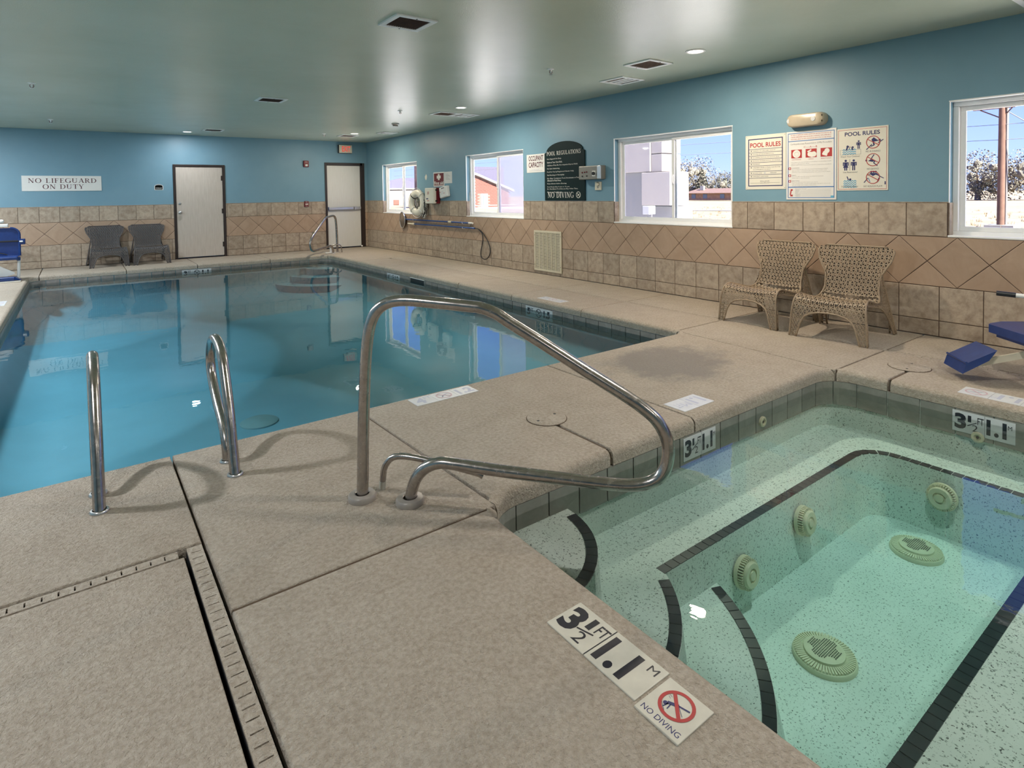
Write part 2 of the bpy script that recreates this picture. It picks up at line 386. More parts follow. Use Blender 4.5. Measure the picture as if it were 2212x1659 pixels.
# ------------------------------------------------------------------ lettering: flat print built as thin geometry
STR = ['OCCUPANT', 'CAPACITY', 'EXIT', 'First aid', 'POOL RULES', 'NO DIVING', 'FT', 'M', '3', '1', '2', '1 ', '2 ', '4', '5', '1.1', '1.2', '1.5', 'STORAGE', 'FIRE', 'PULL', '/',
       'WARNING: NO LIFEGUARD ON DUTY', 'SHOWER BEFORE ENTERING POOL', 'NO ANIMALS IN POOL OR ON POOL DECK', 'NO FOOD OR DRINK IN POOL OR ON DECK',
       'CHILDREN UNDER 14 YEARS OLD MUST BE', 'ACCOMPANIED BY AN ADULT', 'BATHING LOAD', '21', 'PERSONS', 'EMERGENCY ASSISTANCE', 'POOL HOURS', 'TO', '9AM - 11PM',
       'IN CASE OF NEAR DROWNING ARTIFICIAL RESPIRATION SHOULD BE', 'STARTED IMMEDIATELY AND SHOULD BE CONTINUED UNTIL EMERGENCY', 'PERSONNEL ARRIVE OR UNTIL MECHANICAL RESUSCITATORS ARE APPLIED',
       'Cardiopulmonary Resuscitation (CPR) Procedure', 'C----A----B', 'COMPRESSIONS', 'AIRWAY', 'BREATHING', 'Emergency Hospital', 'Address', 'Telephone', 'Ambulance', 'Doctor', 'Police', 'Fire',
       'If the victim is not responsive and is not breathing or not breathing normally,', 'call 911 or call someone to do so.', 'Roll the victim on his or her back and start chest compressions immediately.',
       'Put your hand on top of the other hand and interlock your fingers.', 'Place the heel of your hand on the center of the victim\'s chest.', 'Push down on the chest hard and fast at least 100 compressions per minute.',
       'If you are able, open the airway by tilting the head back.', 'Lift the chin to open the airway.', 'If you are able, pinch the victim\'s nose closed.', 'Take a normal breath, cover the mouth and give a breath for one second.',
       'Give two breaths, then continue compressions.', 'Continue until help arrives or the victim moves.',
       'Watch Your Children!', 'Use Restrooms!', 'Don\'t Swim Alone!', 'NO RUNNING!', 'NO DIVING!', 'NO ROUGH PLAY!',
       'No Lifeguard On Duty.', 'Swim at Your Own Risk.', 'Children Must Be Accompanied by an Adult.', 'No Solo Swimming.', 'Pool for Use by Registered Guests Only.', 'No Running or Horseplay.',
       'No Glass Containers, Food, Intoxicants or Pets', 'Allowed in Pool Area.', 'Please Shower before Entering.', 'Pool Hours Are 9 a.m. to 11 p.m.', 'Do Not Enter Pool Area at Any Other Time.', 'Maximum Pool Depth', '21 Persons']
GLY = {}
BOLD = {k: .045 for k in ('3', '1', '2', '4', '5', '1.1', '1.2', '1.5')}; BOLD.update({k: .022 for k in ('OCCUPANT', 'CAPACITY', 'EXIT', 'First aid', 'POOL RULES')}); BOLD['FT'] = .012
def load_text():
    tmp = []
    for s_ in STR:
        cu = bpy.data.curves.new('t', 'FONT'); cu.body = s_; cu.resolution_u = 3; cu.size = 1
        if len(s_) > 24: cu.resolution_u = 1
        if s_ in BOLD: cu.offset = BOLD[s_]
        o = bpy.data.objects.new('t', cu); COL.objects.link(o); tmp.append((s_, o))
    dg = bpy.context.evaluated_depsgraph_get(); dg.update()
    for s_, o in tmp:
        me = o.evaluated_get(dg).to_mesh()
        vs = [(v.co.x, v.co.y) for v in me.vertices]; fs = [tuple(p.vertices) for p in me.polygons]
        x0 = min(v[0] for v in vs); x1 = max(v[0] for v in vs); y0 = min(v[1] for v in vs); y1 = max(v[1] for v in vs)
        GLY[s_] = ([((x - x0) / (x1 - x0), (y - y0) / (y1 - y0)) for x, y in vs], fs, (x1 - x0) / (y1 - y0))
        o.evaluated_get(dg).to_mesh_clear()
    for s_, o in tmp:
        cu = o.data; bpy.data.objects.remove(o); bpy.data.curves.remove(cu)
load_text()

# serif capitals drawn from strokes; each letter is a list of polygons in a box of height 1 and width w
def _bar(x0, y0, x1, y1): return [(x0, y0), (x1, y0), (x1, y1), (x0, y1)]
def _dia(x0, y0, x1, y1, t): return [(x0 - t / 2, y0), (x0 + t / 2, y0), (x1 + t / 2, y1), (x1 - t / 2, y1)]
def _ring(cx, cy_, rx, ry, tx, ty, a0=0, a1=360, n=20):
    P = []
    for i in range(n):
        A, B = rad(a0 + (a1 - a0) * i / n), rad(a0 + (a1 - a0) * (i + 1) / n)
        P.append([(cx + rx * cos(A), cy_ + ry * sin(A)), (cx + rx * cos(B), cy_ + ry * sin(B)),
                  (cx + (rx - tx) * cos(B), cy_ + (ry - ty) * sin(B)), (cx + (rx - tx) * cos(A), cy_ + (ry - ty) * sin(A))])
    return P
def _ser(x, t, y=0, w=.10, h=.05): return _bar(x - t / 2 - w, y, x + t / 2 + w, y + h) if y < .5 else _bar(x - t / 2 - w, y - h, x + t / 2 + w, y)
T_, t_ = .15, .06
SERIF = {
 'I': (.40, [_bar(.125, 0, .275, 1), _ser(.2, T_), _ser(.2, T_, 1)]),
 'L': (.72, [_bar(.1, 0, .25, 1), _ser(.175, T_, 1), _bar(0, 0, .66, .055), _bar(.61, 0, .66, .26)]),
 'F': (.70, [_bar(.1, 0, .25, 1), _ser(.175, T_), _bar(0, .945, .62, 1), _bar(.57, .76, .62, 1), _bar(.25, .48, .48, .54), _bar(.44, .4, .48, .62)]),
 'E': (.72, [_bar(.1, 0, .25, 1), _bar(0, .945, .62, 1), _bar(.57, .78, .62, 1), _bar(.25, .48, .48, .54), _bar(.44, .4, .48, .62), _bar(0, 0, .66, .055), _bar(.61, 0, .66, .25)]),
 'T': (.80, [_bar(.325, 0, .475, 1), _ser(.4, T_), _bar(.02, .94, .78, 1), _bar(.02, .74, .07, 1), _bar(.73, .74, .78, 1)]),
 'N': (.95, [_bar(.13, 0, .19, 1), _bar(.74, 0, .80, 1), _dia(.76, 0, .17, 1, .17), _ser(.16, t_, 0, .11), _bar(.0, .95, .2, 1), _ser(.77, t_, 1, .11)]),
 'U': (.92, [_bar(.1, .3, .25, 1), _ser(.175, T_, 1), _bar(.70, .3, .76, 1), _ser(.73, t_, 1, .1)] + _ring(.43, .3, .33, .31, .11, .07, 180, 360)),
 'V': (.90, [_dia(.45, 0, .16, 1, .16), _dia(.47, 0, .76, 1, .06), _ser(.16, T_, 1), _ser(.76, t_, 1, .1)]),
 'A': (.92, [_dia(.14, 0, .46, 1, .06), _dia(.78, 0, .47, 1, .16), _bar(.25, .3, .66, .355), _ser(.14, t_, 0, .1), _ser(.78, T_)]),
 'Y': (.88, [_bar(.36, 0, .51, .48), _ser(.435, T_), _dia(.43, .42, .13, 1, .15), _dia(.45, .42, .74, 1, .06), _ser(.13, T_, 1), _ser(.74, t_, 1, .1)]),
 'O': (.98, _ring(.48, .5, .47, .52, .16, .06, 0, 360, 28)),
 'D': (.92, [_bar(.1, 0, .25, 1), _bar(0, .945, .4, 1), _bar(0, 0, .4, .055)] + _ring(.38, .5, .50, .5, .16, .058, -90, 90)),
 'P': (.74, [_bar(.1, 0, .25, 1), _ser(.175, T_), _bar(0, .945, .38, 1), _bar(.25, .43, .38, .485)] + _ring(.36, .715, .34, .285, .14, .055, -90, 90, 14)),
 'R': (.88, [_bar(.1, 0, .25, 1), _ser(.175, T_), _bar(0, .945, .38, 1), _bar(.25, .46, .38, .515)] + _ring(.36, .73, .32, .27, .14, .055, -90, 90, 14) + [_dia(.74, 0, .40, .5, .16), _bar(.66, 0, .88, .05)]),
 'G': (.96, _ring(.48, .5, .47, .52, .16, .06, 55, 335, 24) + [_bar(.72, .04, .86, .42), _bar(.62, .40, .95, .45), _bar(.78, .72, .83, .98)]),
 'S': (.66, _ring(.33, .74, .28, .28, .10, .07, 20, 255, 14) + _ring(.33, .27, .30, .29, .12, .07, -160, 90, 14) + [_bar(.53, .72, .58, 1), _bar(.05, 0, .10, .28)]),
 ' ': (.42, []),
}
class Sign:
    """print on a flat panel: o = lower-left corner, r = reading direction, u = up, n = out of the surface"""
    def __init__(s, o, r, u, parent, off=.0006):
        s.o = Vector(o); s.r = Vector(r).normalized(); s.u = Vector(u).normalized(); s.n = s.r.cross(s.u); s.parent = parent; s.bufs = {}; s.off = off; s.cnt = 0
    def P(s, x, y, layer=0): return s.o + s.r * x + s.u * y + s.n * (s.off * (1 + layer))
    def poly(s, pts, key, layer=0, name='print'):
        mb = s.bufs.setdefault((key, name), MB()); mb.add([s.P(x, y, layer) for x, y in pts], [tuple(range(len(pts)))])
    def rect(s, x0, y0, x1, y1, key, layer=0, name='print'): s.poly([(x0, y0), (x1, y0), (x1, y1), (x0, y1)], key, layer, name)
    def frame(s, x0, y0, x1, y1, t, key, layer=0):
        s.rect(x0, y0, x1, y0 + t, key, layer); s.rect(x0, y1 - t, x1, y1, key, layer); s.rect(x0, y0 + t, x0 + t, y1 - t, key, layer); s.rect(x1 - t, y0 + t, x1, y1 - t, key, layer)
    def ring(s, cx, cy_, r, t, key, layer=0, n=28):
        for q in _ring(cx, cy_, r, r, t, t, 0, 360, n): s.poly(q, key, layer)
    def disc(s, cx, cy_, r, key, layer=0, n=16, ry=None):
        s.poly([(cx + r * cos(2 * pi * i / n), cy_ + (ry or r) * sin(2 * pi * i / n)) for i in range(n)], key, layer)
    def line(s, x0, y0, x1, y1, t, key, layer=0):
        L = hypot(x1 - x0, y1 - y0) or 1e-6; nx, ny = -(y1 - y0) / L * t / 2, (x1 - x0) / L * t / 2
        s.poly([(x0 - nx, y0 - ny), (x1 - nx, y1 - ny), (x1 + nx, y1 + ny), (x0 + nx, y0 + ny)], key, layer)
    def text(s, t, x, y, w, h, key, layer=0, align='l', fit=True):
        vs, fs, asp = GLY[t]
        if not fit: w = h * asp
        if align == 'c': x -= w / 2
        mb = s.bufs.setdefault((key, 'lettering'), MB()); mb.add([s.P(x + a * w, y + b * h, layer) for a, b in vs], fs)
    def serif(s, t, cx, y, w, h, key, layer=0):
        tot = sum(SERIF[c][0] + .10 for c in t) - .10; k = w / tot; x = cx - w / 2
        for c in t:
            gw, pol = SERIF[c]
            for i, pg in enumerate(pol): s.poly([(x + px * k, y + py * h) for px, py in pg], key, layer + .06 * (i % 8), 'lettering')
            x += (gw + .10) * k
    def build(s):
        for (key, name), mb in s.bufs.items():
            o = mb.build(name, MAT[key], s.parent)
            if name == 'print': o['kind'] = 'stuff'

def nodive(S, cx, cy_, r, ring='ink_red', man='ink_navy', layer=1):
    S.ring(cx, cy_, r, r * .17, ring, layer + 1)
    S.line(cx - .62 * r, cy_ + .62 * r, cx + .62 * r, cy_ - .62 * r, r * .17, ring, layer + 2)
    S.disc(cx - .34 * r, cy_ - .30 * r, .12 * r, man, layer, 10)
    S.line(cx - .25 * r, cy_ - .15 * r, cx + .28 * r, cy_ + .22 * r, .22 * r, man, layer)
    S.line(cx + .2 * r, cy_ + .16 * r, cx + .66 * r, cy_ + .30 * r, .12 * r, man, layer)
    S.line(cx - .2 * r, cy_ - .1 * r, cx - .52 * r, cy_ - .52 * r, .08 * r, man, layer)

# ================================================================== FLOOR: concrete deck slabs with recessed joints
floor = tag(empty('floor'), kind='structure')
WATER = -.14
PX0, PX1, PY0, PY1 = -.70, 4.63, 3.535, 13.37
SX0, SX1, SY0, SY1 = 1.375, 4.54, .33, 2.13
def slab(poly, name='slab', par=None, mtl='deck', zt=0.0, thick=.085):
    """poly: list of (x, y, kind) with kind of the edge that starts there: P bullnose over water, J joint"""
    pts = []; kd = []
    for x, y, k in poly:
        if pts and hypot(pts[-1][0] - x, pts[-1][1] - y) < 1e-4: kd[-1] = k; continue
        pts.append((x, y)); kd.append(k)
    if hypot(pts[0][0] - pts[-1][0], pts[0][1] - pts[-1][1]) < 1e-4: pts.pop(); kd.pop()
    n = len(pts)
    ar = sum(pts[i][0] * pts[(i + 1) % n][1] - pts[(i + 1) % n][0] * pts[i][1] for i in range(n))
    if ar < 0:
        pts = pts[::-1]; kd = [kd[(n - 2 - i) % n] for i in range(n)]
    R = .042
    rings = [(-thick, 0, .006), (-R, 0, .006)]
    for a in (15, 30, 45, 60, 75, 90):
        z = -R + R * sin(rad(a)); d = R * (1 - cos(rad(a))); rings.append((z, d, .006 + .007 * max(0, (a - 45) / 45) ** 2))
    def off(dp, dj):
        out = []
        L = []
        for i in range(n):
            a, b = pts[i], pts[(i + 1) % n]; dx, dy = b[0] - a[0], b[1] - a[1]; l = hypot(dx, dy); dx /= l; dy /= l
            d = dp if kd[i] == 'P' else dj
            L.append((a[0] - dy * d, a[1] + dx * d, dx, dy))
        for i in range(n):
            p = L[i - 1]; q = L[i]; cr = p[2] * q[3] - p[3] * q[2]
            if abs(cr) < 1e-4: out.append((q[0], q[1]))
            else:
                t = ((q[0] - p[0]) * q[3] - (q[1] - p[1]) * q[2]) / cr; out.append((p[0] + p[2] * t, p[1] + p[3] * t))
        return out
    vs = []; fs = []
    for z, dp, dj in rings: vs += [(x, y, z + zt) for x, y in off(dp, dj)]
    m = len(rings)
    for i in range(m - 1):
        for k in range(n): fs.append((i * n + k, i * n + (k + 1) % n, (i + 1) * n + (k + 1) % n, (i + 1) * n + k))
    fs.append(tuple((m - 1) * n + k for k in range(n))); fs.append(tuple(range(n - 1, -1, -1)))
    o = mesh_obj(name, vs, fs, MAT[mtl], par or floor)
    sm = []
    for i in range(m - 1): sm += [kd[k] == 'P' for k in range(n)]
    o.data.polygons.foreach_set('use_smooth', sm + [False, False])
    try: o.data.set_sharp_from_angle(angle=rad(50))
    except Exception: pass
    return o
J = lambda *p: [(x, y, 'J') for x, y in p]
def PA(pts, last='J'):
    """arc or run of points along the water"""
    return [(x, y, 'P') for x, y in pts[:-1]] + [(pts[-1][0], pts[-1][1], last)]
aFL = lambda a0, a1: arc(-.48, 13.15, .22, a0, a1)
aFR = lambda a0, a1: arc(4.38, 13.12, .25, a0, a1)
aNR = lambda a0, a1: arc(4.51, 3.655, .12, a0, a1, 6)
aNL = lambda a0, a1: arc(-.5, 3.735, .2, a0, a1)
sNL = lambda a0, a1: arc(1.575, 1.93, .2, a0, a1)
sFR = lambda a0, a1: arc(4.34, 1.93, .2, a0, a1)
K = sNL(140, 140)[0]; Q = sFR(40.5, 40.5)[0]; NR = aNR(-32.8, -32.8)[0]
# left and far side
slab(J((XL, 2.545), (.36, 2.545)) + [(.36, PY0, 'P')] + PA(aNL(270, 180), 'P') + [(PX0, 5.0, 'J')] + J((XL, 5.0)))
for a, b in ((5.0, 7.2), (7.2, 9.4), (9.4, 11.6)):
    slab(J((XL, a)) + [(PX0, a, 'P'), (PX0, b, 'J')] + J((XL, b)))
slab(J((XL, 11.6)) + [(PX0, 11.6, 'P')] + PA(aFL(180, 114)) + J((-.57, YB), (XL, YB)))
slab(PA(aFL(114, 90), 'P') + [(.73, PY1, 'J')] + J((.73, YB), (-.57, YB)))
slab([(.73, PY1, 'P'), (1.94, PY1, 'J')] + J((1.94, YB), (.73, YB)))
slab([(1.94, PY1, 'P'), (3.35, PY1, 'J')] + J((3.35, YB), (1.94, YB)))
slab([(3.35, PY1, 'P')] + PA(aFR(90, 36.9)) + J((4.58, YB), (3.35, YB)))
slab(PA(aFR(36.9, 0), 'P') + [(PX1, 11.7, 'J')] + J((XW, 11.7), (XW, YB), (4.58, YB)))
# right side, split by the channel drain
RS = [3.59, 4.95, 6.30, 7.66, 8.98, 10.35, 11.7]
for i in range(6):
    a, b = RS[i], RS[i + 1]
    if i == 0: slab(PA(aNR(-32.8, 0), 'P') + [(PX1, b, 'J')] + J((5.345, b), (5.345, a)))
    else: slab([(PX1, a, 'P'), (PX1, b, 'J')] + J((5.345, b), (5.345, a)))
    slab(J((5.395, a), (XW, a), (XW, b), (5.395, b)))
slab(J(Q, (5.345, 2.06), (5.345, 3.59), NR)); slab(J((5.395, 2.06), (XW, 2.06), (XW, 3.59), (5.395, 3.59)))
# between the pool and the spa
slab(J((.36, 2.06), K, (1.38, PY0)) [:2] + [(1.38, PY0, 'P'), (.36, PY0, 'J')])
slab(PA(sNL(140, 90), 'P') + [(2.196, SY1, 'J')] + J((2.196, 2.57), (2.207, 2.57)) + [(2.207, SY1, 'P'), (2.9, SY1, 'J'), (2.92, PY0, 'P'), (1.38, PY0, 'J')])
slab([(2.9, SY1, 'P')] + PA(sFR(90, 40.5)) + J(NR)[:0] + [(NR[0], NR[1], 'P')] + PA(aNR(-32.8, -90), 'P')[1:] + [(2.92, PY0, 'J')])
# right of the spa, below it, and the foreground
slab(PA(sFR(40.5, 0), 'P') + [(SX1, 1.725, 'J')] + J((4.86, 1.725), (4.86, 1.716)) + [(SX1, 1.716, 'P'), (SX1, .53, 'J')] + J((5.345, .53), (5.345, 2.06)))
slab(J((5.395, .53), (XW, .53), (XW, 2.06), (5.395, 2.06)))
slab([(SX0, .53, 'P')] + PA(arc(1.575, .53, .2, 180, 270), 'P') + PA(arc(4.34, .53, .2, 270, 360)) + J((XW, .53), (XW, YN), (SX0, YN)))
slab(J((.36, YN), (SX0, YN)) + [(SX0, .53, 'P')] + PA(sNL(180, 140)) + J((.36, 2.06)))
slab(J((XL, YN), (.292, YN), (.292, 2.488), (XL, 2.488)))
# soil and sealant under the joints, cut around both basins
mb = MB()
for a, b in (((XL, YN), (XW, SY0 - .02)), ((XL, SY0 - .02), (SX0 - .02, SY1 + .02)), ((SX1 + .02, SY0 - .02), (XW, SY1 + .02)), ((XL, SY1 + .02), (XW, PY0 - .02)),
             ((XL, PY0 - .02), (PX0 - .02, YB)), ((PX1 + .02, PY0 - .02), (XW, YB)), ((PX0 - .02, PY1 + .02), (PX1 + .02, YB))):
    mb.box((a[0], a[1], -.30), (b[0], b[1], -.087))
mb.build('sub_base', MAT['sealant'], floor)
# sealant in the joints that the photograph shows brown
mb = MB()
def seal(x0, y0, x1, y1, w=.012, z=-.008):
    L = hypot(x1 - x0, y1 - y0); nx, ny = -(y1 - y0) / L * w / 2, (x1 - x0) / L * w / 2
    mb.prism([(x0 - nx, y0 - ny), (x1 - nx, y1 - ny), (x1 + nx, y1 + ny), (x0 + nx, y0 + ny)], z - .02, z)
seal(.372, 2.06, 1.40, 2.06, .015, -.006); seal(2.201, 2.17, 2.201, 2.56); seal(2.9, 2.17, 2.92, 3.5); seal(1.41, 2.08, 1.38, 3.5); seal(4.58, 1.72, 4.85, 1.72); seal(4.52, 2.06, 5.34, 2.06); seal(5.4, 2.06, 6.19, 2.06); seal(4.64, 3.59, 5.34, 3.59); seal(5.4, 3.59, 6.19, 3.59)
for y in RS[1:]: seal(4.66, y, 5.34, y); seal(5.4, y, 6.19, y)
mb.build('joint_filler', MAT['sealant'], floor)

# ---- channel drains
def channel(label, p0, p1, w=.05, pitch=.045, joined=False):
    p0 = Vector((p0[0], p0[1], 0)); p1 = Vector((p1[0], p1[1], 0)); d = (p1 - p0); L = d.length; d.normalize(); nrm = Vector((-d.y, d.x, 0))
    root = thing('channel_drain', label, 'floor drain', p0)
    M = Matrix(((d.x, nrm.x, 0, 0), (d.y, nrm.y, 0, 0), (0, 0, 1, 0), (0, 0, 0, 1)))
    MB().box((0, -w / 2 + .002, -.06), (L, w / 2 - .002, -.012), M=M).build('trough', MAT['black'], root)
    n = max(1, int(L / pitch)); st = MB()
    def seg(i, mbx):
        a = i * pitch; b = a + pitch
        mbx.box((a, -w / 2 + .003, -.012), (b - .005, w / 2 - .003, -.0035), M=M)
        mbx.box((b - .005, -w / 2 + .003, -.012), (b, -w / 2 + .012, -.0035), M=M); mbx.box((b - .005, w / 2 - .012, -.012), (b, w / 2 - .003, -.0035), M=M)
    for i in range(n):
        if joined: seg(i, st)
        else:
            q = MB(); seg(i, q); q.build('grate_segment', MAT['deck'], root)
    if joined: tag(st.build('grate_segments', MAT['deck'], root), kind='stuff')
    return root
channel('beige slotted channel drain running to the left edge between two slabs', (.268, 2.5165), (-1.7, 2.5165), .052)
channel('beige slotted channel drain running toward the viewer in the foreground deck', (.3255, 2.538), (.3255, .2), .058)
channel('thin slotted channel drain running along the right wall past the wicker chairs', (5.37, .0), (5.37, 11.6), .046, .06, True)

# ================================================================== POOL
pool = thing('swimming_pool', 'large rectangular swimming pool with blue water and tiled waterline', 'pool', (0, 0, 0))
def rrect(x0, y0, x1, y1, rs, n=8):
    """rounded rectangle, counter-clockwise from the lower-left corner; rs = radii LL, LR, UR, UL"""
    return (arc(x0 + rs[0], y0 + rs[0], rs[0], 180, 270, n) + arc(x1 - rs[1], y0 + rs[1], rs[1], 270, 360, n) +
            arc(x1 - rs[2], y1 - rs[2], rs[2], 0, 90, n) + arc(x0 + rs[3], y1 - rs[3], rs[3], 90, 180, n))
def basin(outline, levels, floor_z, name, m, parent):
    """open shell: walls through the (offset, z) levels, then a floor"""
    n = len(outline); vs = []; fs = []
    for z in levels: vs += [(x, y, z) for x, y in outline]
    for i in range(len(levels) - 1):
        for k in range(n): fs.append((i * n + k, (i + 1) * n + k, (i + 1) * n + (k + 1) % n, i * n + (k + 1) % n))
    fs.append(tuple((len(levels) - 1) * n + k for k in range(n)))
    return mesh_obj(name, vs, fs, m, parent)
PO = rrect(PX0, PY0, PX1, PY1, (.2, .12, .25, .22))
PI_ = rrect(PX0 - .012, PY0 - .012, PX1 + .012, PY1 + .012, (.2, .12, .25, .22))
def coved(x0, y0, x1, y1, rs, zt, zf, R, m, parent):
    rings = [(0, zt), (0, zf + R)] + [(R * (1 - cos(rad(a))), zf + R - R * sin(rad(a))) for a in range(6, 91, 6)]
    vs = []; fs = []; n = None
    for d, z in rings:
        o_ = rrect(x0 + d, y0 + d, x1 - d, y1 - d, rs); n = len(o_); vs += [(x, y, z) for x, y in o_]
    for i in range(len(rings) - 1):
        for k in range(n): fs.append((i * n + k, i * n + (k + 1) % n, (i + 1) * n + (k + 1) % n, (i + 1) * n + k))
    fs.append(tuple((len(rings) - 1) * n + k for k in range(n)))
    o_ = mesh_obj('basin', vs, fs, m, parent); o_.data.polygons.foreach_set('use_smooth', [True] * len(fs)); return o_
coved(PX0 - .012, PY0 - .012, PX1 + .012, PY1 + .012, (.2, .12, .25, .22), -.086, -.68, .52, MAT['pool_plaster'], pool)
def band(outline_fn, p0, p1, nrm, n, z0, z1, m, parent, name='tile', th=.010):
    """row of waterline tiles along a straight wall; nrm points into the water"""
    p0 = Vector((p0[0], p0[1], 0)); p1 = Vector((p1[0], p1[1], 0)); nrm = Vector((nrm[0], nrm[1], 0)); d = (p1 - p0) / n; me = None
    for i in range(n):
        a = p0 + d * i; g = d.normalized() * .004
        if me is None:
            mb = MB(); A = -d / 2 + g; B = d / 2 - g
            vs = [A, B, B + nrm * th, A + nrm * th]; b2 = .004; u = d.normalized()
            V = [Vector((v.x, v.y, z)) for z in (z0, z1) for v in vs]
            mb.add(V, [(0, 3, 2, 1), (4, 5, 6, 7), (0, 1, 5, 4), (1, 2, 6, 5), (2, 3, 7, 6), (3, 0, 4, 7)])
            o = mb.build(name, m, parent); me = o.data
        else:
            o = bpy.data.objects.new(name, me); COL.objects.link(o); o.parent = parent
        o.location = a + d / 2
TZ0, TZ1 = -.245, -.090
band(None, (-.48, PY1 + .010), (4.38, PY1 + .010), (0, -1), 24, TZ0, TZ1, MAT['pool_tile'], pool)
band(None, (PX1 + .010, 3.66), (PX1 + .010, 13.12), (-1, 0), 47, TZ0, TZ1, MAT['pool_tile'], pool)
band(None, (PX0 - .010, 13.15), (PX0 - .010, 3.74), (1, 0), 47, TZ0, TZ1, MAT['pool_tile'], pool)
mb = MB()
def strip(path, z0, z1, mbx):
    n = len(path); mbx.add([(x, y, z) for z in (z0, z1) for x, y in path], [(i, i + 1, n + i + 1, n + i) for i in range(n - 1)])
strip([(x, y) for x, y in arc(-.48, 13.15, .229, 180, 90)], TZ0, TZ1, mb); strip(arc(4.38, 13.12, .259, 90, 0), TZ0, TZ1, mb)
strip([(-.5, PY0 - .009), (4.51, PY0 - .009)], TZ0, TZ1, mb)
mb.build('corner_tile_band', MAT['pool_tile'], pool)
MAT['drain_cover'] = plain('drain_cover', (.19, .42, .47, 1), .5)
# curved entry steps in the far right corner
for r, z in ((1.25, -.54), (.90, -.41), (.55, -.27)):
    poly = [(PX1 + .01, PY1 + .01)] + [(PX1 + .01 + r * cos(rad(a)), PY1 + .01 + r * sin(rad(a))) for a in range(180, 271, 6)]
    MB().prism(poly, -.70, z).build('step', MAT['pool_plaster'], pool)
# skimmer mouth, return fitting and main drain
mb = MB().box((PX1 - .004, 8.76, -.175), (PX1 + .008, 9.24, -.088)); mb.build('skimmer_mouth', MAT['black'], pool)
mb = MB().box((PX1 - .008, 8.74, -.092), (PX1 + .004, 9.26, -.084)); mb.build('skimmer_frame', MAT['white'], pool)
MB().lathe([(.0, .0), (.05, .0), (.05, .012), (.03, .02), (0, .02)], seg=20, M=Matrix.Translation((PX1 + .01, 8.55, -.33)) @ Matrix.Rotation(-pi / 2, 4, 'Y')).build('return_fitting', MAT['cream'], pool)
MB().lathe([(.16, .0), (.16, .012), (.12, .03), (0, .035)], (1.26, 5.56, -.68), 24).build('main_drain', MAT['drain_cover'], pool)
# depth markers set in the waterline (white tile with dark characters)
def band_marker(o, r, w, parts, parent, key='marker_pale', h=.135):
    rv = Vector(r); uv = Vector((0, 0, 1)); nv = rv.cross(uv); o = Vector(o)
    mk = empty('depth_marker', o, 0, parent)
    q = MB(); A = [Vector((0, 0, 0)), rv * w, rv * w + nv * .003, nv * .003]
    q.add([v + Vector((0, 0, z)) for z in (0, h) for v in A], [(0, 3, 2, 1), (4, 5, 6, 7), (0, 1, 5, 4), (1, 2, 6, 5), (2, 3, 7, 6), (3, 0, 4, 7)])
    q.build('plate', MAT[key], mk)
    S = Sign(nv * .003, rv, uv, mk)
    for p in parts: p(S)
    S.build(); return mk
def dm(feet, metres):
    def f(S):
        S.text(feet, .03, .025, .065, .09, 'ink_black'); S.text('FT', .105, .07, .05, .045, 'ink_black')
        nodive(S, .265, .068, .055, 'ink_black', 'ink_black'); S.text(metres, .36, .025, .12, .09, 'ink_black')
    return [f]
band_marker((1.66, PY1 - .0003, -.235), (1, 0, 0), .53, dm('3', '1.1'), pool)
band_marker((PX1 - .0003, 10.2, -.235), (0, -1, 0), .53, dm('4', '1.2'), pool)
band_marker((PX1 - .0003, 5.98, -.235), (0, -1, 0), .53, dm('5', '1.5'), pool)
def water_body(outline, top, bottom, name, m):
    n = len(outline); vs = [(x, y, top) for x, y in outline] + [(x, y, bottom) for x, y in outline]
    fs = [tuple(range(n)), tuple(range(2 * n - 1, n - 1, -1))] + [((i + 1) % n, i, n + i, n + (i + 1) % n) for i in range(n)]
    return mesh_obj(name, vs, fs, m)
wtr = water_body(rrect(PX0 - .02, PY0 - .02, PX1 + .02, PY1 + .02, (.2, .12, .25, .22)), WATER, -.70, 'pool_water', MAT['pool_water'])
tag(wtr, 'still blue water filling the large swimming pool', 'water', kind='stuff')

# ================================================================== SPA
spa = thing('spa_pool', 'small heated spa with speckled plaster, bench and black tile edging', 'spa', (0, 0, 0))
BZ, FZ = -.42, -.80
FX0, FX1, FY0, FY1 = SX0, 4.26, .73, 1.73
SO = rrect(SX0 - .012, SY0 - .012, SX1 + .012, SY1 + .012, (.2, .2, .2, .2))
q = MB()                                   # walls from under the deck down to the bench
n = len(SO); q.add([(x, y, z) for z in (-.086, BZ) for x, y in SO], [(k, n + k, n + (k + 1) % n, (k + 1) % n) for k in range(n)], True)
q.build('wall', MAT['plaster'], spa)
# bench ring with a rounded footwell
well = [(SX0 - .012, FY0)] + [(FX1 - .12, FY0)] + arc(FX1 - .12, FY0 + .12, .12, 270, 360, 6) + arc(FX1 - .16, FY1 - .16, .16, 0, 90, 8) + [(SX0 - .012, FY1)]
wellf = [(SX0 - .012, FY0 + .05)] + [(FX1 - .17, FY0 + .05)] + arc(FX1 - .17, FY0 + .17, .12, 270, 360, 6) + arc(FX1 - .21, FY1 - .21, .16, 0, 90, 8) + [(SX0 - .012, FY1 - .05)]
q = MB(); z = BZ
q.add([(SX0 - .02, FY1, z), (FX1 - .16, FY1, z), (FX1 - .16, SY1 + .02, z), (SX0 - .02, SY1 + .02, z)], [(0, 1, 2, 3)])
q.add([(SX0 - .02, SY0 - .02, z), (FX1 - .12, SY0 - .02, z), (FX1 - .12, FY0, z), (SX0 - .02, FY0, z)], [(0, 1, 2, 3)])
a2 = arc(FX1 - .12, FY0 + .12, .12, 270, 360, 6); a3 = arc(FX1 - .16, FY1 - .16, .16, 0, 90, 8)
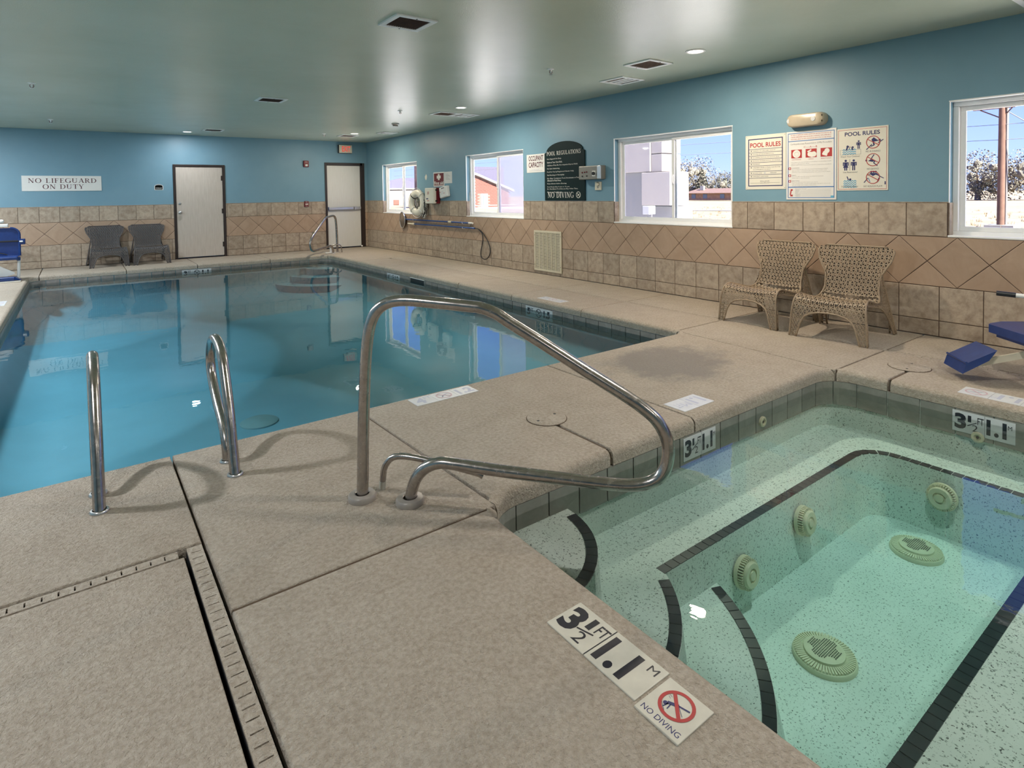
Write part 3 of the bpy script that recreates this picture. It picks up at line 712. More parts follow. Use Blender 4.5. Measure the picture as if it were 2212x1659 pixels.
edge = a2 + a3; outer = [(FX1 - .12, SY0 - .02)] + [(SX1 + .02, SY0 - .02)] + [(SX1 + .02, SY1 + .02), (FX1 - .16, SY1 + .02)]
poly = outer + edge[::-1]
q.add([(x, y, z) for x, y in poly], [tuple(range(len(poly)))])
n = len(well); q.add([(x, y, BZ) for x, y in well] + [(x, y, FZ) for x, y in wellf], [(i, i + 1, n + i + 1, n + i) for i in range(n - 1)], True)
q.add([(x, y, FZ) for x, y in wellf], [tuple(range(n))])
q.build('bench', MAT['plaster'], spa)
CX_, CY_ = 1.40, 2.12
STEPS = ((1.17, -.60), (.83, -.418), (.49, -.205))
for r, z in STEPS:
    poly = [(SX0 - .01, SY1 + .01)] + [(SX0 - .01, CY_ - r)] + [(CX_ + r * sin(rad(a)), CY_ - r * cos(rad(a))) for a in range(0, 91, 5)] + [(CX_ + r, SY1 + .01)]
    q = MB(); m_ = len(poly)
    low = [(CX_ + (x - CX_) * 1.03, CY_ + (y - CY_) * 1.03) if i > 1 and i < m_ - 1 else (x, y) for i, (x, y) in enumerate(poly)]
    lo = max(FZ - .01, z - .23) if z > -.6 else FZ - .01
    q.add([(x, y, z) for x, y in poly] + [(x, y, lo) for x, y in low], [tuple(range(m_))] + [((i + 1) % m_, i, m_ + i, m_ + (i + 1) % m_) for i in range(m_)])
    if z == -.60:                          # the lowest step stands inside the footwell only
        q = MB(); pl = [(SX0 - .01, FY1 - .02)] + [(CX_ + r * sin(rad(a)), CY_ - r * cos(rad(a))) for a in range(0, 91, 3) if CY_ - r * cos(rad(a)) < FY1 - .02] + [(CX_ + (r * r - (CY_ - FY1 + .02) ** 2) ** .5, FY1 - .02)]
        pl = [(SX0 - .01, CY_ - r)] + pl[1:] + [pl[0]]
        m_ = len(pl); lw = [(CX_ + (x - CX_) * 1.04, CY_ + (y - CY_) * 1.04) if 0 < i < m_ - 1 else (x, y) for i, (x, y) in enumerate(pl)]
        q.add([(x, y, z) for x, y in pl] + [(x, y, FZ - .01) for x, y in lw], [tuple(range(m_))] + [((i + 1) % m_, i, m_ + i, m_ + (i + 1) % m_) for i in range(m_)])
    q.build('step', MAT['plaster'], spa)
# black edge tiles, one by one
def edge_tiles(path, z, w=.05, pitch=.0575, side=1):
    """path runs along the edge; tiles lie on the side given"""
    P = [Vector((x, y)) for x, y in path]; L = [0]
    for a, b in zip(P, P[1:]): L.append(L[-1] + (b - a).length)
    def at(s_):
        s_ = min(max(s_, 0), L[-1])
        for i in range(len(P) - 1):
            if s_ <= L[i + 1] + 1e-9:
                t = (s_ - L[i]) / (L[i + 1] - L[i]); d = (P[i + 1] - P[i]).normalized(); return P[i].lerp(P[i + 1], t), d
        return P[-1], (P[-1] - P[-2]).normalized()
    n = int(L[-1] / pitch)
    for i in range(n):
        p0, d0 = at(i * pitch + .0025); p1, d1 = at((i + 1) * pitch - .0025)
        n0 = Vector((-d0.y, d0.x)) * side; n1 = Vector((-d1.y, d1.x)) * side
        c = [p0, p1, p1 + n1 * w, p0 + n0 * w]
        MB().add([(v.x, v.y, zz) for zz in (z - .004, z + .003) for v in c], [(0, 3, 2, 1), (4, 5, 6, 7), (0, 1, 5, 4), (1, 2, 6, 5), (2, 3, 7, 6), (3, 0, 4, 7)] if side > 0 else
                 [(0, 1, 2, 3), (7, 6, 5, 4), (4, 5, 1, 0), (5, 6, 2, 1), (6, 7, 3, 2), (7, 4, 0, 3)]).build('edge_tile', MAT['black_tile'], spa)
sa = lambda r, a0, a1: [(CX_ + r * sin(rad(a0 + (a1 - a0) * i / 40)), CY_ - r * cos(rad(a0 + (a1 - a0) * i / 40))) for i in range(41)]
edge_tiles(sa(.488, 3, 88), -.203)
edge_tiles(sa(.828, 3, 61), -.416)
edge_tiles(sa(1.168, 3, 69), -.598)
edge_tiles([(2.125, FY1)] + [(FX1 - .16, FY1)] + arc(FX1 - .16, FY1 - .16, .16, 90, 0, 10) + [(FX1, FY0 + .12)], BZ + .001)
edge_tiles([(FX1 - .06, FY0), (1.45, FY0)], BZ + .001, side=1)
# waterline tiles
band(None, (1.575, SY1 + .010), (4.34, SY1 + .010), (0, -1), 14, -.26, -.088, MAT['spa_tile'], spa)
band(None, (SX1 + .010, .53), (SX1 + .010, 1.93), (-1, 0), 7, -.26, -.088, MAT['spa_tile'], spa)
band(None, (SX0 - .010, 1.93), (SX0 - .010, .53), (1, 0), 7, -.26, -.088, MAT['spa_tile'], spa)
def curved_tile(cx, cy_, r, a0, a1):
    o_ = arc(cx, cy_, r, a0, a1, 4); i_ = arc(cx, cy_, r - .010, a0, a1, 4); n = 5
    q = MB(); q.add([(x, y, z) for z in (-.26, -.088) for x, y in o_ + i_[::-1]], [tuple(range(9, -1, -1)), tuple(range(10, 20))] + [(i, (i + 1) % 10, 10 + (i + 1) % 10, 10 + i) for i in range(10)])
    q.build('tile', MAT['spa_tile'], spa)
for c in (((1.575, 1.93), 90), ((4.34, 1.93), 0)):
    curved_tile(c[0][0], c[0][1], .209, c[1] + 1, c[1] + 44); curved_tile(c[0][0], c[0][1], .209, c[1] + 46, c[1] + 89)
def spa_mark(S):
    S.text('3', .012, .02, .062, .10, 'ink_black'); S.text('1 ', .082, .075, .018, .042, 'ink_black'); S.text('2 ', .105, .022, .03, .042, 'ink_black'); S.line(.08, .05, .128, .08, .006, 'ink_black')
    S.text('FT', .132, .07, .032, .045, 'ink_black'); S.rect(.168, .0, .170, .135, 'ink_grey'); S.text('1.1', .178, .02, .10, .10, 'ink_black'); S.text('M', .284, .085, .02, .025, 'ink_black')
band_marker((2.79, SY1 - .0003, -.232), (1, 0, 0), .31, [spa_mark], spa)
band_marker((SX1 - .0003, 1.345, -.232), (0, -1, 0), .32, [spa_mark], spa)
# jets and suction fittings
def round_fit(name, c, nrm, prof, m, par, holes=None):
    N = Vector(nrm).normalized(); ref = Vector((0, 0, 1)) if abs(N.z) < .9 else Vector((0, 1, 0))
    A = ref.cross(N).normalized(); B = N.cross(A)
    M = Matrix(((A.x, B.x, N.x, c[0]), (A.y, B.y, N.y, c[1]), (A.z, B.z, N.z, c[2]), (0, 0, 0, 1)))
    o = MB().lathe(prof, seg=32, M=M).build(name, m, par); return o, M
def suction(c, nrm, r):
    f, M = round_fit('wall_suction', c, nrm, [(r, 0), (r, .012), (r * .97, .02), (r * .9, .02)], MAT['cream'], spa)
    core = MB().lathe([(r * .86, .0), (r * .86, .018)], seg=32, M=M); core.build('slot_shadow', MAT['black'], f)
    rb = MB()
    for k in range(36):
        a = 2 * pi * k / 36; Mr = M @ Matrix.Rotation(a, 4, 'Z'); rb.box((r * .70, -r * .045, .0), (r * .93, r * .045, .045), M=Mr)
    tag(rb.build('ribs', MAT['cream'], f), kind='stuff')
    MB().lathe([(r * .78, .04), (r * .78, .052), (r * .70, .06), (r * .42, .060), (r * .40, .052), (r * .3, .052), (r * .26, .062), (0, .062)], seg=32, M=M).build('cap', MAT['cream'], f)
suction((2.70, FY1 - .035, -.62), (0, -1, .12), .082); suction((3.30, FY1 - .03, -.56), (0, -1, .12), .082); suction((FX1 - .03, 1.30, -.56), (-1, 0, .12), .082)
def floor_drain(x, y, r):
    f, M = round_fit('floor_suction', (x, y, FZ), (0, 0, 1), [(r, 0), (r, .012), (r * .97, .02), (r * .93, .022)], MAT['cream'], spa)
    MB().lathe([(r * .95, .0), (r * .95, .012)], seg=32, M=M).build('slot_shadow', MAT['black'], f)
    rb = MB()
    for k in range(60):
        Mr = M @ Matrix.Rotation(2 * pi * k / 60, 4, 'Z'); rb.box((r * .58, -r * .03, .012), (r * .94, r * .03, .03), M=Mr)
    tag(rb.build('ribs', MAT['cream'], f), kind='stuff')
    MB().lathe([(r * .66, .02), (r * .64, .04), (r * .55, .045), (0, .048)], seg=32, M=M).build('cap', MAT['cream'], f)
    hb = MB()
    for i in range(-7, 8):
        for j in range(-7, 8):
            hx, hy = i * r * .075 + (j % 2) * r * .0375, j * r * .066
            if hypot(hx, hy) < r * .52 and (abs(hx) < r * .2 or abs(hy) < r * .2 or hypot(hx, hy) < r * .35): hb.lathe([(r * .022, .0), (r * .022, .0006)], seg=6, M=M @ Matrix.Translation((hx, hy, .0482)))
    tag(hb.build('holes', MAT['black'], f), kind='stuff')
floor_drain(2.685, 1.275, .135); floor_drain(3.91, 1.33, .135)
for c, nrm in (((3.62, SY1 - .0, -.195), (0, -1, 0)), ((SX1 + .0, 1.21, -.24), (-1, 0, 0))):
    f, M = round_fit('jet', c, nrm, [(.034, .0), (.034, .012), (.030, .016), (.02, .016), (.019, .006), (0, .006)], MAT['cream'], spa)
    MB().lathe([(.008, .007), (.008, .012), (0, .012)], seg=12, M=M).build('nozzle', MAT['grille_dark'], f)
sw = water_body(rrect(SX0 - .02, SY0 - .02, SX1 + .02, SY1 + .02, (.2, .2, .2, .2)), WATER + .005, -.84, 'spa_water', MAT['spa_water'])
tag(sw, 'clear green-tinted water filling the small spa', 'water', kind='stuff')

# ================================================================== WALLS
TZ, T1, T2, T3 = 1.207, .9007, .4539, .1454        # wainscot courses
TP = .32186; DP = .4552                            # tile and diamond pitch
GR = .0032                                         # half a joint
WT = .16
WIN = [('window_1', 11.95, 13.80), ('window_2', 8.02, 9.87), ('window_3', 4.01, 5.90), ('window_4', .0, 1.88), ('window_5', -3.98, -2.1)]
WZ0, WZ1 = .907, 2.10
wall_right = tag(empty('wall_right'), kind='structure')
q = MB(); ys = [YN]
for _, a, b in sorted(WIN, key=lambda w: w[1]): ys += [a, b]
ys += [YB + .15]
for i in range(0, len(ys), 2): q.box((XW, ys[i], -.35), (XW + WT, ys[i + 1], CEIL + .02))
for i in range(1, len(ys) - 1, 2):
    q.box((XW, ys[i], -.35), (XW + WT, ys[i + 1], WZ0)); q.box((XW, ys[i], WZ1), (XW + WT, ys[i + 1], CEIL + .02))
q.build('wall_panel', MAT['wall'], wall_right)
DOORS = [('door_1', 1.72, 2.76, 2.09), ('door_2', 5.07, 6.12, 2.195)]
wall_back = tag(empty('wall_back'), kind='structure')
q = MB(); q.box((XL, YB, -.35), (1.72, YB + WT, CEIL + .02)); q.box((2.76, YB, -.35), (5.07, YB + WT, CEIL + .02)); q.box((6.12, YB, -.35), (XW, YB + WT, CEIL + .02))
q.box((1.72, YB, 2.09), (2.76, YB + WT, CEIL + .02)); q.box((5.07, YB, 2.195), (6.12, YB + WT, CEIL + .02))
q.box((1.72, YB + WT - .01, -.05), (2.76, YB + WT, 2.09)); q.box((5.07, YB + WT - .01, -.05), (6.12, YB + WT, 2.195))
q.build('wall_panel', MAT['wall'], wall_back)
wall_left = mesh_obj('wall_left', *(lambda b: (b.v, b.f))(MB().box((XL - .15, YN, -.35), (XL, YB, CEIL + .02))), MAT['wall']); tag(wall_left, kind='structure')
wall_near = mesh_obj('wall_near', *(lambda b: (b.v, b.f))(MB().box((XL - .15, YN - .15, -.35), (XW + WT, YN, CEIL + .02))), MAT['wall']); tag(wall_near, kind='structure')
ceiling = mesh_obj('ceiling', *(lambda b: (b.v, b.f))(MB().box((XL - .15, YN - .15, CEIL), (XW + WT + .5, YB + WT, CEIL + .25))), MAT['ceiling']); tag(ceiling, kind='structure')

# ---- wainscot: grout bed and single tiles (rectangles and diagonals), as parts of each wall
def clip_poly(poly, x0, x1, y0, y1):
    def cl(P, f, g):
        out = []
        for i in range(len(P)):
            a, b = P[i], P[(i + 1) % len(P)]; fa, fb = f(a), f(b)
            if fa >= 0: out.append(a)
            if (fa >= 0) != (fb >= 0):
                t = fa / (fa - fb); out.append((a[0] + (b[0] - a[0]) * t, a[1] + (b[1] - a[1]) * t))
        return out
    for f in (lambda p: p[0] - x0, lambda p: x1 - p[0], lambda p: p[1] - y0, lambda p: y1 - p[1]):
        poly = cl(poly, f, None)
        if len(poly) < 3: return []
    return poly
TILE_CACHE = {}
def wall_tile(kind, poly, wall, to3d):
    """poly in wall coordinates (s, z); one object per tile, alike shapes share a mesh"""
    if len(poly) < 3: return
    ar = abs(sum(poly[i][0] * poly[(i + 1) % len(poly)][1] - poly[(i + 1) % len(poly)][0] * poly[i][1] for i in range(len(poly)))) / 2
    if ar < .0008: return
    s0 = sum(p[0] for p in poly) / len(poly); z0 = sum(p[1] for p in poly) / len(poly)
    key = (kind, wall.name, tuple((round(p[0] - s0, 3), round(p[1] - z0, 3)) for p in poly))
    if key not in TILE_CACHE:
        n = len(poly); ce = [(p[0] - s0, p[1] - z0) for p in poly]; th = .010
        inn = [(x * (1 - .006 / max(.05, hypot(x, y))), y * (1 - .006 / max(.05, hypot(x, y)))) for x, y in ce]
        base = to3d(0, 0, 0)
        vs = [to3d(x, y, 0) - base for x, y in ce] + [to3d(x, y, th - .002) - base for x, y in ce] + [to3d(x, y, th) - base for x, y in inn]
        fs = [tuple(2 * n + i for i in range(n))]
        for L in (0, 1): fs += [(L * n + i, L * n + (i + 1) % n, (L + 1) * n + (i + 1) % n, (L + 1) * n + i) for i in range(n)]
        me = bpy.data.meshes.new('tile'); me.from_pydata([tuple(v) for v in vs], [], fs); me.update(); me.materials.append(MAT['diamond' if kind == 'diamond' else 'tile'])
        bm = bmesh.new(); bm.from_mesh(me); bmesh.ops.recalc_face_normals(bm, faces=bm.faces[:]); bm.to_mesh(me); bm.free()
        TILE_CACHE[key] = me
    o = bpy.data.objects.new('diagonal_tile' if kind == 'diamond' else 'tile', TILE_CACHE[key]); COL.objects.link(o); o.parent = wall
    o.location = to3d(s0, z0, 0)
def course(wall, to3d, s_lo, s_hi, org, z0, z1):
    k = math.floor((s_lo - org) / TP) - 1
    while org + k * TP < s_hi:
        a, b = org + k * TP + GR, org + (k + 1) * TP - GR; k += 1
        a2, b2 = max(a, s_lo + .001), min(b, s_hi - .001)
        if b2 - a2 > .012: wall_tile('tile', [(a2, z0 + GR), (b2, z0 + GR), (b2, z1 - GR), (a2, z1 - GR)], wall, to3d)
def diamonds(wall, to3d, s_lo, s_hi, apex, z0, z1):
    h = (z1 - z0); hw = DP / 2; zc = (z0 + z1) / 2; g = GR * 1.42
    k = math.floor((s_lo - apex) / DP) - 1
    while apex + k * DP < s_hi + DP:
        c = apex + k * DP; k += 1
        for P in ([(c - hw + g, zc), (c, z0 + g * h / DP), (c + hw - g, zc), (c, z1 - g * h / DP)],
                  [(c + g, z1 - GR), (c + hw, zc + g * h / DP), (c + DP - g, z1 - GR)], [(c + g, z0 + GR), (c + DP - g, z0 + GR), (c + hw, zc - g * h / DP)]):
            wall_tile('diamond', clip_poly(P, s_lo + .001, s_hi - .001, z0 + GR, z1 - GR), wall, to3d)
def bed(wall, fn, s0, s1, z0, z1):
    vs = [fn(a, b, d) for d in (-.004, .006) for a, b in ((s0, z0), (s1, z0), (s1, z1), (s0, z1))]
    o = mesh_obj('grout', vs, [(0, 1, 2, 3), (4, 5, 6, 7), (0, 1, 5, 4), (1, 2, 6, 5), (2, 3, 7, 6), (3, 0, 4, 7)], MAT['grout'], wall)
    bm = bmesh.new(); bm.from_mesh(o.data); bmesh.ops.recalc_face_normals(bm, faces=bm.faces[:]); bm.to_mesh(o.data); bm.free()
R3 = lambda s, z, d: Vector((XW - d - .0, s, z))
B3 = lambda s, z, d: Vector((s, YB - d, z))
YT0 = .9                                            # tiles are laid one by one where the frame can see them
q = [(YN, WIN[4][1]), (WIN[4][2], WIN[3][1]), (WIN[3][2], WIN[2][1]), (WIN[2][2], WIN[1][1]), (WIN[1][2], WIN[0][1]), (WIN[0][2], YB)]
orgs = [0, 0, 1.885, 5.90, 9.87, 13.80]
bed(wall_right, R3, YN, YB, 0, T1)
for (a, b), og in zip(q, orgs):
    bed(wall_right, R3, a, b, T1, TZ)
    if b > YT0: course(wall_right, R3, a, b, og, T1, TZ)
course(wall_right, R3, YT0, YB - .01, 13.8515, T3, T2); course(wall_right, R3, YT0, YB - .01, 13.8515, .004, T3)
diamonds(wall_right, R3, YT0, YB - .01, 5.907, T2, T1)
for a, b in ((XL, 1.72), (2.76, 5.07), (6.12, XW)): bed(wall_back, B3, a, b, 0, TZ)
for a, b, og, ap in ((-2.0, 1.72, -.911, .165), (2.76, 5.07, 3.113, 3.69), (6.12, XW - .011, 3.113, 3.69)):
    course(wall_back, B3, a, b, og, T1, TZ); course(wall_back, B3, a, b, og, T3, T2); course(wall_back, B3, a, b, og, .004, T3)
    diamonds(wall_back, B3, a, b, ap, T2, T1)
# thin bullnose cap on the wainscot
for (a, b) in q:
    MB().box((XW - .012, a, TZ), (XW, b, TZ + .008)).build('tile_cap', MAT['tile'], wall_right)
for a, b in ((XL, 1.72), (2.76, 5.07), (6.12, XW - .012)): MB().box((a, YB - .012, TZ), (b, YB, TZ + .008)).build('tile_cap', MAT['tile'], wall_back)
# old bare patch and scuff beside the first aid sign
q = MB(); pts = [(11.57, 1.70), (11.53, 1.66), (11.495, 1.69), (11.48, 1.735), (11.49, 1.77), (11.52, 1.80), (11.545, 1.77), (11.58, 1.745)]
q.add([R3(a, b, .0008) for a, b in pts], [tuple(range(len(pts)))]); q.build('bare_patch', MAT['sign_cream'], wall_right)

# ---- sliding windows
def window(name, y0, y1, near_open=True, left_m='screen', right_m='glass'):
    """left sash is the far one (higher y) seen from inside"""
    root = tag(empty(name), kind='structure')
    X0, X1 = XW + .085, XW + .155; f = .045
    fr = MB()
    fr.box((X0, y0, WZ0), (X1, y1, WZ0 + f), .006); fr.box((X0, y0, WZ1 - f), (X1, y1, WZ1), .006)
    fr.box((X0, y0, WZ0 + f), (X1, y0 + f, WZ1 - f), .006); fr.box((X0, y1 - f, WZ0 + f), (X1, y1, WZ1 - f), .006)
    fr.build('window_frame', MAT['white'], root)
    ym = (y0 + y1) / 2 - .02; s = .042
    for k, (a, b, x, gm) in enumerate(((ym - .03, y1 - f, X0 + .038, left_m), (y0 + f, ym + .03, X0 + .012, right_m))):
        sh = MB(); xa, xb = x, x + .024; za, zb = WZ0 + f, WZ1 - f
        sh.box((xa, a, za), (xb, b, za + s), .004); sh.box((xa, a, zb - s), (xb, b, zb), .004)
        sh.box((xa, a, za + s), (xb, a + s, zb - s), .004); sh.box((xa, b - s, za + s), (xb, b, zb - s), .004)
        so = sh.build('sash', MAT['white'], root)
        mesh_obj('pane', [(x + .012, a + s, za + s), (x + .012, b - s, za + s), (x + .012, b - s, zb - s), (x + .012, a + s, zb - s)], [(0, 3, 2, 1)], MAT['glass' if gm != 'haze_glass' else gm], so)
        if gm == 'screen': mesh_obj('insect_screen', [(X1 - .012, a + s, za + .01), (X1 - .012, b - s, za + .01), (X1 - .012, b - s, zb - .01), (X1 - .012, a + s, zb - .01)], [(0, 3, 2, 1)], MAT['screen'], so)
    MB().tube([(X0 + .006, ym + .0, 1.44), (X0 - .012, ym, 1.47), (X0 - .014, ym, 1.53), (X0 + .006, ym, 1.56)], .008, 8).build('latch', MAT['white'], root)
    MB().box((XW - .010, y0 - .005, WZ0 - .006), (X0 + .004, y1 + .005, WZ0 + .012), .005).build('window_sill', MAT['white'], root)
    # tiled lower part of the two reveals, painted part above
    for yy, d in ((y0, 1), (y1, -1)):
        MB().box((XW, yy, WZ0 + .012), (X0, yy + d * .008, TZ)).build('reveal_tile', MAT['tile'], root)
    mb = MB(); mb.box((XW - .003, y0 - .004, WZ1 - .006), (X0, y1 + .004, WZ1 + .004)); mb.build('head_trim', MAT['white'], root)
    for yy, d in ((y0, 1), (y1, -1)): MB().box((XW - .004, yy, TZ), (XW + .012, yy + d * .005, WZ1)).build('corner_trim', MAT['white'], root)
    return root
w1 = window('window_1', 11.95, 13.80, left_m='glass'); w2 = window('window_2', 8.02, 9.87, left_m='glass', right_m='haze_glass')
w3 = window('window_3', 4.01, 5.90, left_m='screen'); w4 = window('window_4', .0, 1.88, left_m='glass'); w5 = window('window_5', -3.98, -2.1, left_m='glass')
# small things left on the sills
t = thing('cleaning_stick', 'thin pale stick leaning in the corner of the second window', 'stick'); MB().tube([(XW + .03, 9.78, WZ0 + .012), (XW + .07, 9.855, 1.38)], .006, 8).build('rod', MAT['silver'], t)
t = thing('window_bar', 'short white security bar lying on the sill of the farthest window', 'bar'); MB().tube([(XW + .02, 13.65, WZ0 + .021), (XW + .05, 13.2, WZ0 + .021)], .009, 8).build('rod', MAT['white'], t)

# ---- doors
def door(name, x0, x1, h, leaf_m, push):
    root = tag(empty(name), kind='structure'); fw = .05 if not push else .055; dep = .035
    fr = MB(); fr.box((x0, YB - .022, 0), (x0 + fw, YB + .12, h), .004); fr.box((x1 - (fw if not push else .115), YB - .022, 0), (x1, YB + .12, h), .004)
    fr.box((x0 + fw, YB - .022, h - fw - (.015 if push else 0)), (x1 - fw, YB + .12, h), .004); fr.box((x0 + .01, YB - .02, -.002), (x1 - .01, YB + .12, .012))
    fr.build('door_frame', MAT['bronze'], root)
    a, b = x0 + fw + .004, x1 - (fw if not push else .115) - .004; top = h - fw - (.02 if push else .004)
    lf = MB().box((a, YB - .004, .03), (b, YB + .04, top), .003).build('leaf', leaf_m, root)
    if not push:
        for z, r, m in ((1.03, .030, 'silver'), (1.23, .026, 'silver')):
            k = MB().lathe([(r * 1.15, 0), (r * 1.15, .008), (r * .5, .012), (r * .5, .03), (r, .045), (r, .06), (r * .6, .07), (0, .07)] if z < 1.1 else [(r, 0), (r, .012), (r * .5, .016), (0, .016)],
                           seg=20, M=Matrix.Translation((a + .065, YB - .004, z)) @ Matrix.Rotation(pi / 2, 4, 'X'))
            k.build('door_knob' if z < 1.1 else 'deadbolt', MAT[m], root)
        for z in (1.79, 1.04, .28): MB().box((b - .03, YB - .012, z - .055), (b + .012, YB + .0, z + .055), .003).build('hinge', MAT['bronze'], root)
    else:
        pb = empty('push_bar', (0, 0, 0), 0, root)
        MB().box((a + .01, YB - .065, .985), (b - .20, YB - .01, 1.06), .012).build('bar', MAT['silver'], pb)
        MB().box((b - .19, YB - .06, .985), (b - .01, YB - .01, 1.062), .006).build('head', MAT['silver'], pb)
        MB().box((a + .004, YB - .05, .98), (a + .03, YB - .004, 1.065), .004).build('end_cap', MAT['blue_pole'], pb)
        MB().lathe([(.0, 0), (.02, 0), (.02, .03), (0, .03)], seg=12, M=Matrix.Translation((b + .0, YB - .02, .03)) @ Matrix.Rotation(pi / 2, 4, 'X')).build('door_stop', MAT['white'], root)
    return root
door('door_1', 1.72, 2.76, 2.09, MAT['door1'], False); door('door_2', 5.07, 6.12, 2.195, MAT['door2'], True)

# ================================================================== LAMPS AND CEILING FITTINGS
LN = ['warm recessed downlight in the ceiling above the wicker chairs', 'recessed downlight beside the pair of ceiling vents near the right wall',
      'recessed downlight in the far right corner near the exit door', 'recessed downlight in the ceiling near the far wall above the closed door']
for i, (x, y, k, c) in enumerate(LAMPS):
    t = thing('downlight', LN[i] if i < 4 else 'added ceiling fill light out of view', 'ceiling light', (x, y, CEIL), 0, 'recessed downlights')
    MB().lathe([(.098, .0), (.098, -.006), (.090, -.010), (.076, -.008), (.074, .0)], seg=28, cap=False).build('trim_ring', MAT['white'], t)
    MB().lathe([(.0, -.001), (.075, -.001), (.075, -.003), (0, -.003)], seg=24).build('lens', emit('lens_glow_%d' % i, c + (1,), 7.0), t)
    ld = bpy.data.lights.new('lamp', 'AREA'); ld.shape = 'DISK'; ld.size = .14; ld.energy = LAMP_W * k; ld.color = c; ld.spread = pi
    lo = bpy.data.objects.new('lamp', ld); COL.objects.link(lo); lo.parent = t; lo.location = (0, 0, -.013)

VL = [((2.20, 4.35), .36, 'dark', 'large return vent with dark honeycomb nearest on the ceiling over the pool'), ((2.29, 8.86), .38, 'dark', 'dark ceiling vent in the middle of the ceiling over the pool'),
      ((2.31, 13.38), .38, 'dark', 'dark ceiling vent near the far wall above the closed door'), ((5.15, 8.87), .40, 'tan', 'brown ceiling vent touching a white diffuser beside the second downlight'),
      ((5.56, 8.87), .40, 'diff', 'white louvred diffuser touching a brown vent beside the second downlight'), ((5.62, 12.22), .38, 'diff', 'white louvred diffuser on the far ceiling near the right wall'),
      ((5.10, 13.22), .40, 'tan', 'brown ceiling vent just above the exit sign'), ((5.07, 4.31), .38, 'tan', 'tan honeycomb ceiling vent beside the warm downlight'),
      ((5.53, 5.12), .40, 'diff', 'white louvred diffuser on the ceiling above the third window'), ((5.78, 1.13), .40, 'diff', 'white louvred diffuser at the top right edge of the picture')]
for (x, y), w, kd, lab in VL:
    t = thing('ceiling_vent', lab, 'vent', (x, y, CEIL), 0, 'ceiling vents'); h = w / 2; f = .045
    q = MB()
    for a, b in (((-h, -h), (h, -h + f)), ((-h, h - f), (h, h)), ((-h, -h + f), (-h + f, h - f)), ((h - f, -h + f), (h, h - f))): q.box((a[0], a[1], -.014), (b[0], b[1], 0), .003)
    q.build('frame', MAT['white'], t)
    if kd != 'diff':
        MB().box((-h + f, -h + f, -.006), (h - f, h - f, -.001)).build('backing', MAT['vent_dark' if kd == 'dark' else 'vent_tan'], t)
        g = MB(); nb = 14
        for i in range(1, nb):
            p = -h + f + (w - 2 * f) * i / nb
            g.box((p - .0015, -h + f, -.010), (p + .0015, h - f, -.005)); g.box((-h + f, p - .0015, -.010), (h - f, p + .0015, -.005))
        tag(g.build('honeycomb', MAT['vent_dark' if kd == 'dark' else 'vent_tan'], t), kind='stuff')
        for sx, sy in ((0, -h + f / 2), (0, h - f / 2)): MB().lathe([(.006, -.014), (.006, -.017), (0, -.018)], (sx, sy, 0), 10).build('screw', MAT['black'], t)
    else:
        MB().box((-h + f, -h + f, -.004), (h - f, h - f, -.001)).build('backing', MAT['vent_tan'], t)
        for i in range(3):
            a = -h + f + .012 + i * .012
            MB().box((a + .055 + i * .06, -h + f + .01, -.012), (a + .10 + i * .062, h - f - .01, -.004), .002).build('louvre', MAT['white'], t)
for x, y, lab in ((-.38, 9.04, 'ceiling sprinkler over the left deck, the nearer one'), (-.31, 12.96, 'ceiling sprinkler over the left deck near the far wall'), (4.34, 5.09, 'ceiling sprinkler between the large vent and the white diffuser'),
                  (4.35, 8.94, 'ceiling sprinkler in the glare left of the vent pair'), (4.50, 13.1, 'ceiling sprinkler near the far right corner by the exit door')):
    t = thing('sprinkler', lab, 'sprinkler', (x, y, CEIL), 0, 'ceiling sprinklers')
    MB().lathe([(.042, 0), (.040, -.006), (.02, -.012), (.012, -.012), (.012, -.03), (.006, -.034), (.005, -.05)], seg=16).build('escutcheon', MAT['white'], t)
    q = MB(); q.tube([(.014, 0, -.02), (.020, 0, -.04), (.004, 0, -.062)], .003, 6); q.tube([(-.014, 0, -.02), (-.020, 0, -.04), (-.004, 0, -.062)], .003, 6); q.build('arms', MAT['red_plastic'], t)
    MB().lathe([(0, -.060), (.020, -.062), (.020, -.065), (0, -.066)], seg=12).build('deflector', MAT['silver'], t)
t = thing('smoke_detector', 'small grey detector on the ceiling beyond the vent pair', 'detector', (5.05, 10.6, CEIL))
MB().lathe([(.075, 0), (.075, -.012), (.05, -.03), (0, -.032)], seg=24).build('base', MAT['silver'], t)
q = MB(); q.box((-.05, -.02, -.055), (.05, .02, -.03), .006); q.build('head', MAT['timer'], t)

# ================================================================== WALL ITEMS
def panel_right(name, lab, cat, y0, y1, z0, z1, m, th=.005, outline=None):
    """flat sign on the right wall; y0 is its left edge as read (the larger y)"""
    t = thing(name, lab, cat, (XW, (y0 + y1) / 2, z0))
    q = MB()
    if outline: q.add([(-d, y - (y0 + y1) / 2, z - z0) for d in (0.0003, th) for y, z in outline], [tuple(range(len(outline))), tuple(range(2 * len(outline) - 1, len(outline) - 1, -1))] + [(i, len(outline) + i, len(outline) + (i + 1) % len(outline), (i + 1) % len(outline)) for i in range(len(outline))])
    else: q.box((-th, -abs(y0 - y1) / 2, 0), (-.0003, abs(y0 - y1) / 2, z1 - z0), .0015)
    b = q.build('board', MAT[m], t)
    bm = bmesh.new(); bm.from_mesh(b.data); bmesh.ops.recalc_face_normals(bm, faces=bm.faces[:]); bm.to_mesh(b.data); bm.free()
    S = Sign((-th, abs(y0 - y1) / 2, 0), (0, -1, 0), (0, 0, 1), t); return t, S
